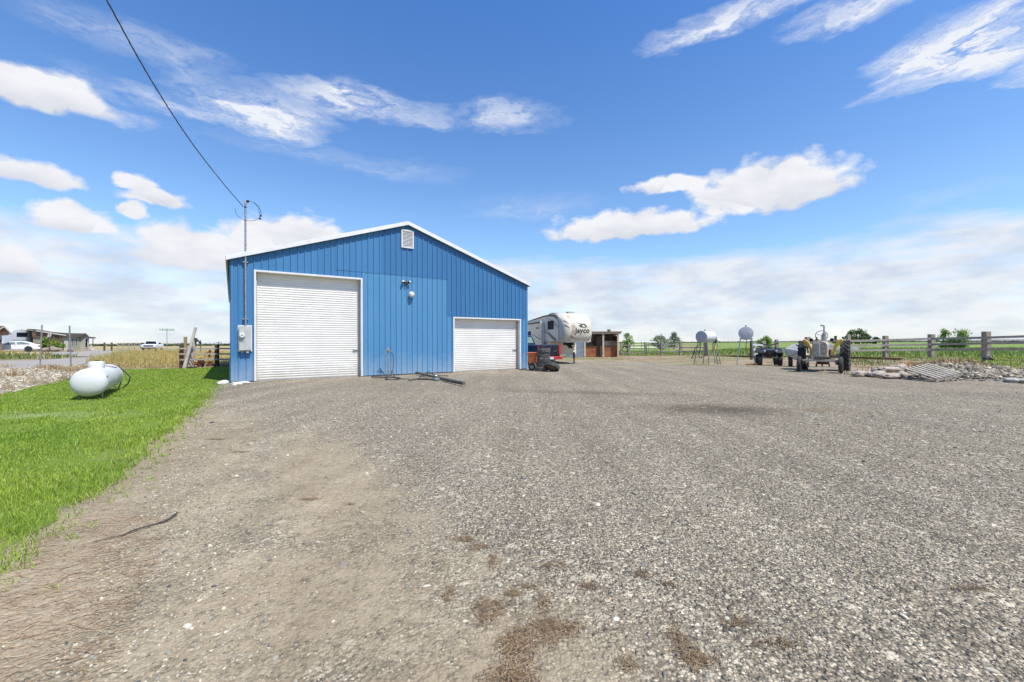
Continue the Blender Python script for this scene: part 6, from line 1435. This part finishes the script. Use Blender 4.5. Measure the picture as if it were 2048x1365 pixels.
# far manufactured house
o = thing('long_house', 'long low sage green house with a dark roof and covered porch across the road', 'house', (-80, 75, 0.15)); V = View(o, 60, 64, 163, 73)
V.slab([(64,686),(64,702),(160,702),(160,673.5),(128,672.5)], 0, 6).build('wall', M_sage, o)
V.slab([(52,658),(75,659),(108,664.5),(135,666.5),(160,667.2),(172,667.3),(178,672.8),(160,674.5),(128,673.5),(112,672.5),(84,664),(62,660)], .5, 7).build('roof', M_shing, o)
V.slab([(72,660.5),(132,670.3),(132,672.5),(72,663.2)], .75, .2).build('porch_fascia', M_trim, o)
V.slab([(64,662),(112,669),(128,672),(128,676),(64,674)], .3, .15).build('porch_beam', pm('brown porch wood', (.20,.12,.07), .8), o)
V.slab([(66,674),(127,676),(127,701),(66,701)], .02, .1).build('porch_wall', M_tan, o)
for px in (107.5, 120.5, 126.5): V.slab([(px-.6,671),(px+.6,671),(px+.6,701),(px-.6,701)], .9, .15).build('porch_post', MATS['brown porch wood'], o)
V.slab([(128,682),(136,682),(136,703),(128,703)], .3, .2).build('entry_panel', M_trim, o)
for a, b in ((144.5,147.3),(151.5,154.3)):
    w_ = V.slab([(a,676),(b,676),(b,693),(a,693)], .06, .05).build('window', M_white, o); V.slab([(a+.5,677),(b-.5,677),(b-.5,692),(a+.5,692)], .08, .02).build('pane', M_glass, w_)
V2 = View(o, 160, 73, 180, 73)
V2.slab([(160,702.5),(160,676),(170.5,669),(178,676),(178,702.5)], .35, 5).build('gable_wall', pm('pale sage siding', (.46,.46,.38), .8, col2=(.41,.41,.34), scale=.8), o)
V2.slab([(158.5,674.5),(170.5,666.5),(171.5,667),(180,676),(178.5,678),(170.5,669.3),(160,676.8)], .75, 6).build('gable_roof', M_shing, o)
w_ = V2.slab([(170,677),(175.5,677),(175.5,696),(170,696)], .42, .05).build('window', M_white, o); V2.slab([(170.8,678.3),(174.7,678.3),(174.7,694.7),(170.8,694.7)], .45, .02).build('pane', M_glass, w_)
V2.slab([(178,674),(191.5,675),(191.5,677),(178,677)], .3, 4).build('side_porch_roof', M_shing, o)
V2.slab([(185,677),(187,677),(186.5,701),(184.8,701)], .2, .2).build('porch_post', M_woodd, o)
for i in range(3): V2.slab([(181+i*2.5,690+i*4),(184+i*2.5,690+i*4),(184+i*2.5,702),(181+i*2.5,702)], .5-i*.02, 1.2).build('step', M_white, o)
# near brown roofed house cut by the frame
o = thing('brown_roof_house', 'house gable with red brown roof at the left edge of the photo', 'house', (-66, 56, .1)); V = View(o, -60, 55, 26, 55)
V.slab([(-70,702),(-70,672),(8,656),(18,666),(18,670),(4.5,671),(4.5,702)], 0, 5).build('wall', pm('brown siding', (.30,.19,.12), .8, col2=(.24,.15,.10), scale=1), o)
V.slab([(-90,652),(8.6,652.2),(8.6,654.2),(-4,662.5),(-90,664)], .9, 4).build('roof', M_shingr, o)
V.slab([(7.2,652.8),(9.8,652.8),(24.5,668),(22.6,669.3),(8.5,655.2),(-6,663.5),(-9,662.5)], 1.0, .15).build('barge_board', M_trim, o)
V.slab([(8.8,652.6),(25,668.2),(23.5,668.9),(8.8,654.0)], .8, 6).build('far_roof_slope', M_shingr, o)
w_ = V.slab([(-6,670.5),(4.4,670.5),(4.4,687),(-6,687)], .08, .06).build('window', M_trim, o); V.slab([(-5,671.5),(2.8,671.5),(2.8,680),(-5,680)], .12, .03).build('pane', M_win, w_); V.slab([(-5,680.5),(2.8,680.5),(2.8,686),(-5,686)], .12, .03).build('pane', M_glass, w_)
# white fifth-wheel trailer behind the car
o = thing('white_trailer', 'white travel trailer with dark swoosh graphics behind the white car', 'travel trailer', (-70, 60, .2)); V = View(o, 0, 59, 80, 67)
V.slab([(5,701),(5,669),(22,666),(30,660.5),(55,660.3),(66,662.5),(74,666.5),(78,672),(80,679),(76,684),(62,686),(54,691),(54,701)], 0, 2.6).build('body', pm('white trailer skin', (.78,.78,.76), .35, col2=(.72,.72,.71), scale=.6), o)
V.slab([(5,668.5),(25,668.5),(25,687),(5,687)], .35, .3).build('slide_out', pm('white slide', (.74,.74,.72), .4, col2=(.68,.68,.67), scale=.6), o)
w_ = V.slab([(33.2,665.5),(54.8,665.5),(54.8,674.3),(33.2,674.3)], .04, .05).build('window', M_dark, o); V.slab([(34,666.2),(54,666.2),(54,673.6),(34,673.6)], .06, .02).build('pane', M_glass, w_)
for i, P in enumerate([[(57,663),(65,664),(71,667.5),(75,673),(72,671),(67,667),(62,665)],[(70,663.8),(75,665),(79.5,671),(80.2,677),(77,674),(74,668)],[(56,670),(65,671.5),(73,675.5),(76,678),(70,675.5),(63,673)],[(5,679.6),(52,680.4),(52,681),(5,680.2)]]): V.slab(P, .05, .02).build('swoosh_decal', pm('navy decal', (.03,.035,.07), .4) if i < 2 else M_lt, o)
V.slab([(42,659.3),(45,659.3),(45,660.6),(42,660.6)], -.6, .8).build('roof_vent', M_dark, o)
# white sedan
cxs, cys = up(40, 690, 60)[0], 60.0
car = thing('white_sedan', 'white four-door sedan parked across the road beyond the weeds', 'car', (cxs, cys, H(cxs, cys)-.02), 0)
ang = math.radians(48); car.rotation_euler.z = ang          # side squarely turned to the camera; local -x is the nose
M_wc = pm('white car paint', (.76,.76,.74), .2, col2=(.73,.73,.71), coat=.5)
x0c = 0; 
bodyo = [(-3.2,.30),(-3.25,.62),(-2.9,.76),(-1.9,.90),(-.9,.96),(.9,.98),(1.55,1.02),(1.95,.98),(2.02,.62),(1.95,.32)]
f = MB(); f.prism(bodyo, -.90, .90, hw=lambda x, z: 1 if z < .85 else .94); bd = f.build('body', M_wc, car, bevel=.07, seg=3)
f = MB(); f.prism([(-1.75,.90),(-.95,1.38),(-.3,1.47),(.45,1.45),(1.05,1.28),(1.6,.98)], -.84, .84, hw=lambda x, z: 1 if z < 1.0 else .80); gh = f.build('greenhouse', M_wc, car, bevel=.07, seg=3)
for P in ([(-1.45,.99),(-.9,1.32),(-.42,1.38),(-.36,.99)], [(-.27,.99),(-.32,1.38),(.35,1.36),(.95,1.12),(.92,.99)]):
    f = MB(); q = []
    for sd in (-1,):
        f.add([(a, -(.845 - (b-.95)*.36), b) for a, b in P]+[(a, -(.80 - (b-.95)*.36), b) for a, b in P], [tuple(range(len(P))), tuple(range(2*len(P)-1,len(P)-1,-1))]+[(i,(i+1)%len(P),(i+1)%len(P)+len(P),i+len(P)) for i in range(len(P))])
    f.build('side_window', pm('car glass', (.10,.13,.13), .1, col2=(.22,.27,.26), scale=1.5), gh)
for x in (-2.35, .80):
    f = MB(); f.lathe([(0,-.005),(.40,-.005),(.40,.012),(0,.012)], 24, TR(x,-.895,.36) @ RX(PI/2)); f.build('wheel_arch', M_dark, car)
    for sg in (-1, 1): wheel(car, TR(x, sg*.80, .33) @ RX(PI/2 if sg < 0 else -PI/2), .33, .21, .24, mr=M_chrome, spokes=7)
f = MB(); f.box(1.72, 2.035, -.90, -.55, .66, .88); f.build('taillight', M_red, bd, bevel=.03)
f = MB(); f.box(-1.55,-1.40,-1.02,-.90,.98,1.10); f.build('side_mirror', M_wc, car, bevel=.02)
for x in (-.55, .62): f = MB(); f.box(x, x+.18, -.925, -.90, .82, .85); f.build('door_handle', M_chrome, bd)
# boulders, shrubs, flag beside the drive
def boulder(label, pxc, base, wpx, top, seed):
    y = 63.0; x, zb = up(pxc, base, y); _, zt = up(pxc, top, y); w = wpx/F*y; h = zt-zb; bm = bmesh.new(); bmesh.ops.create_icosphere(bm, subdivisions=3, radius=1)
    for v in bm.verts: n = noise.fractal(v.co*1.2+Vector((seed*4.1,0,0)), .8, 2, 4); v.co *= 1+.35*n; k = 1-.45*max(0,v.co.z); v.co = Vector((v.co.x*w/2*k, v.co.y*w*.3*k, v.co.z*h*.62+h*.35))
    me = bpy.data.meshes.new('boulder'); bm.to_mesh(me); bm.free(); me.materials.append(M_br); o = bpy.data.objects.new('boulder', me); COL.objects.link(o); o.location = (x, y, zb); return tag(o, label, 'boulder')
boulder('large flat-topped grey boulder between the white car and the sage house', 102, 702.5, 34, 693, 1)
boulder('smaller upright grey boulder near the right steel post', 141, 703, 11, 694, 2)
tpx('shrub', 'dark green bush behind the tail of the white car', 72, 676, 66, 20, 'dark', n=1500, leaf=.13, trunk=.05, cat='bush', seed=21)
tpx('shrub', 'tall green bush right of the left steel post', 90, 674.5, 64.5, 24, 'green', n=2200, leaf=.13, trunk=.05, cat='bush', seed=22, clumps=12)
tpx('shrub', 'lime yellow bush before the porch', 110, 680, 66, 16, 'lime', n=900, leaf=.13, trunk=.2, cat='bush', seed=23)
tpx('shrub', 'low rounded green bush behind the large boulder', 116, 688, 65, 24, 'green', n=1500, leaf=.12, trunk=.05, cat='bush', seed=24)
x, y = up(99.7, 695, 62)[0], 62; fp = thing('flag_pole', 'short pole with a limp pale flag in front of the house porch', 'flag', (x, y, H(x, y)))
_, zt = up(100, 663, 62); zt -= H(x, y); f = MB(); f.tube([(0,0,0),(0,0,zt)], .035, 8); f.build('pole', M_woodd, fp)
f = MB(); P = [(0,zt),(-.1,zt-.1),(-.35,zt-.65),(-.42,zt-.95),(-.2,zt-.8),(0,zt-.95),(.18,zt-.7),(.22,zt-.45),(.08,zt-.1)]; f.prism(P, -.02, .02); f.build('flag_cloth', pm('faded striped cloth', (.55,.42,.38), .9, col2=(.60,.58,.54), scale=5), fp)
# white pickup facing the camera on the road
x, y = up(305.5, 700, 72)[0], 72; wt = thing('white_pickup', 'white pickup truck facing the camera on the road beyond the dry grass', 'pickup truck', (x, y, H(x, y)), math.radians(28))
f = MB(); f.prism([(-.95,.45),(.95,.45),(.97,.95),(.86,1.14),(-.86,1.14),(-.97,.95)], -2.6, 2.6); f.build('body', M_wc, wt, bevel=.08)
f = MB(); f.prism([(-.86,1.10),(.86,1.10),(.66,1.78),(-.66,1.78)], -1.0, .8); cb = f.build('cab', M_wc, wt, bevel=.08)
f = MB(); f.add([(-.76,-1.02,1.20),(.76,-1.02,1.20),(.62,-1.0,1.66),(-.62,-1.0,1.66)],[(0,1,2,3)]); f.build('windscreen', M_glass, cb)
f = MB(); f.box(-.62,.62,-2.63,-2.60,.78,1.00); f.build('grille', M_dark, wt); f = MB(); f.box(-.96,.96,-2.72,-2.60,.42,.64); f.build('front_bumper', M_dark, wt)
for sg in (-1, 1):
    f = MB(); f.box(sg*.80-.13, sg*.80+.13, -2.63, -2.60, .80, .98); f.build('headlight', M_clear, wt)
    f = MB(); f.box(sg*1.12-.13, sg*1.12+.13, -1.0, -.9, 1.15, 1.42); f.build('side_mirror', M_dark, cb)
    for yy in (-1.8, 1.7): wheel(wt, TR(sg*.82, yy, .38) @ RY(PI/2), .38, .24, .2, mr=M_grey)
# street sign
x, y = up(334, 700, 74)[0], 74; sg_ = thing('street_sign', 'green street name sign on a thin pole beside the road', 'street sign', (x, y, H(x, y)), math.radians(32))
_, zt = up(334, 658.5, 74); zt -= H(x, y); f = MB(); f.tube([(0,0,0),(0,0,zt)], .045, 8); f.build('pole', M_galv, sg_)
f = MB(); f.box(-1.02,1.02,-.035,-.015,zt-.26,zt+.02); bl = f.build('sign_blade', pm('green sign sheeting', (.05,.26,.16), .4), sg_, bevel=.02)
for a, b in ((-.95,-.70),(-.55,-.42),(-.36,-.22),(-.17,-.05),(.12,.24),(.30,.50),(.60,.70),(.76,.90)): f = MB(); f.box(a, b, -.042, -.0355, zt-.20, zt-.05); f.build('sign_letter', M_white, bl)
# timber posts and white rail fence across the road
for px, lb in ((208.5,'left of two short dark posts standing across the road'),(223,'right of two short dark posts standing across the road')):
    x, y = up(px, 695, 66)[0], 66; _, z0_ = up(px, 703.5, 66); _, z1_ = up(px, 685.5, 66); f = MB(); f.tube([(0,0,0),(.04,0,z1_-z0_)], .12, 10); o = f.build('wooden_post', M_woodd, smooth=True); o.location = (x, y, z0_); tag(o, lb, 'post', 'short dark posts across the road')
x0_, _ = up(235, 700, 84); o = thing('ranch_fence', 'pale rail fence with thin posts far across the road', 'fence', (x0_, 84, H(x0_, 84))); 
x1_, _ = up(292, 700, 84)
for i in range(6): q = (x1_-x0_)*i/5; f = MB(); f.box(q-.05,q+.05,-.05,.05,0,1.35); f.build('post', M_woodp, o)
for z in (.45,.85,1.25): f = MB(); f.box(0,x1_-x0_,-.09,-.055,z-.05,z+.05); f.build('rail', M_woodp, o)
# distant utility poles with cross arms
for i, (px, d_, hh_p) in enumerate(((437.5,170,8.0),)):
    x, _ = up(px, 690, d_); o = thing('utility_pole', 'small distant utility pole with a cross arm just left of the barn', 'utility pole', (x, d_, H(x, d_))); f = MB(); _, zt = up(px, 684, d_); zt -= H(x, d_); f.tube([(0,0,0),(0,0,zt)], .14, 8); f.build('pole', M_woodd, o); f = MB(); f.box(-1.2,1.2,-.06,.06,zt-.35,zt-.2); f.build('cross_arm', M_woodd, o)
x, y = up(401, 690, 60)[0], 60; f = MB(); f.tube([(0,0,0),(0,0,1.75)], .06, 8); o = f.build('wooden_post', M_woodd); o.location = (x, y, H(x, y)); tag(o, 'lone grey fence post in the dry field behind the rusty plough', 'post')
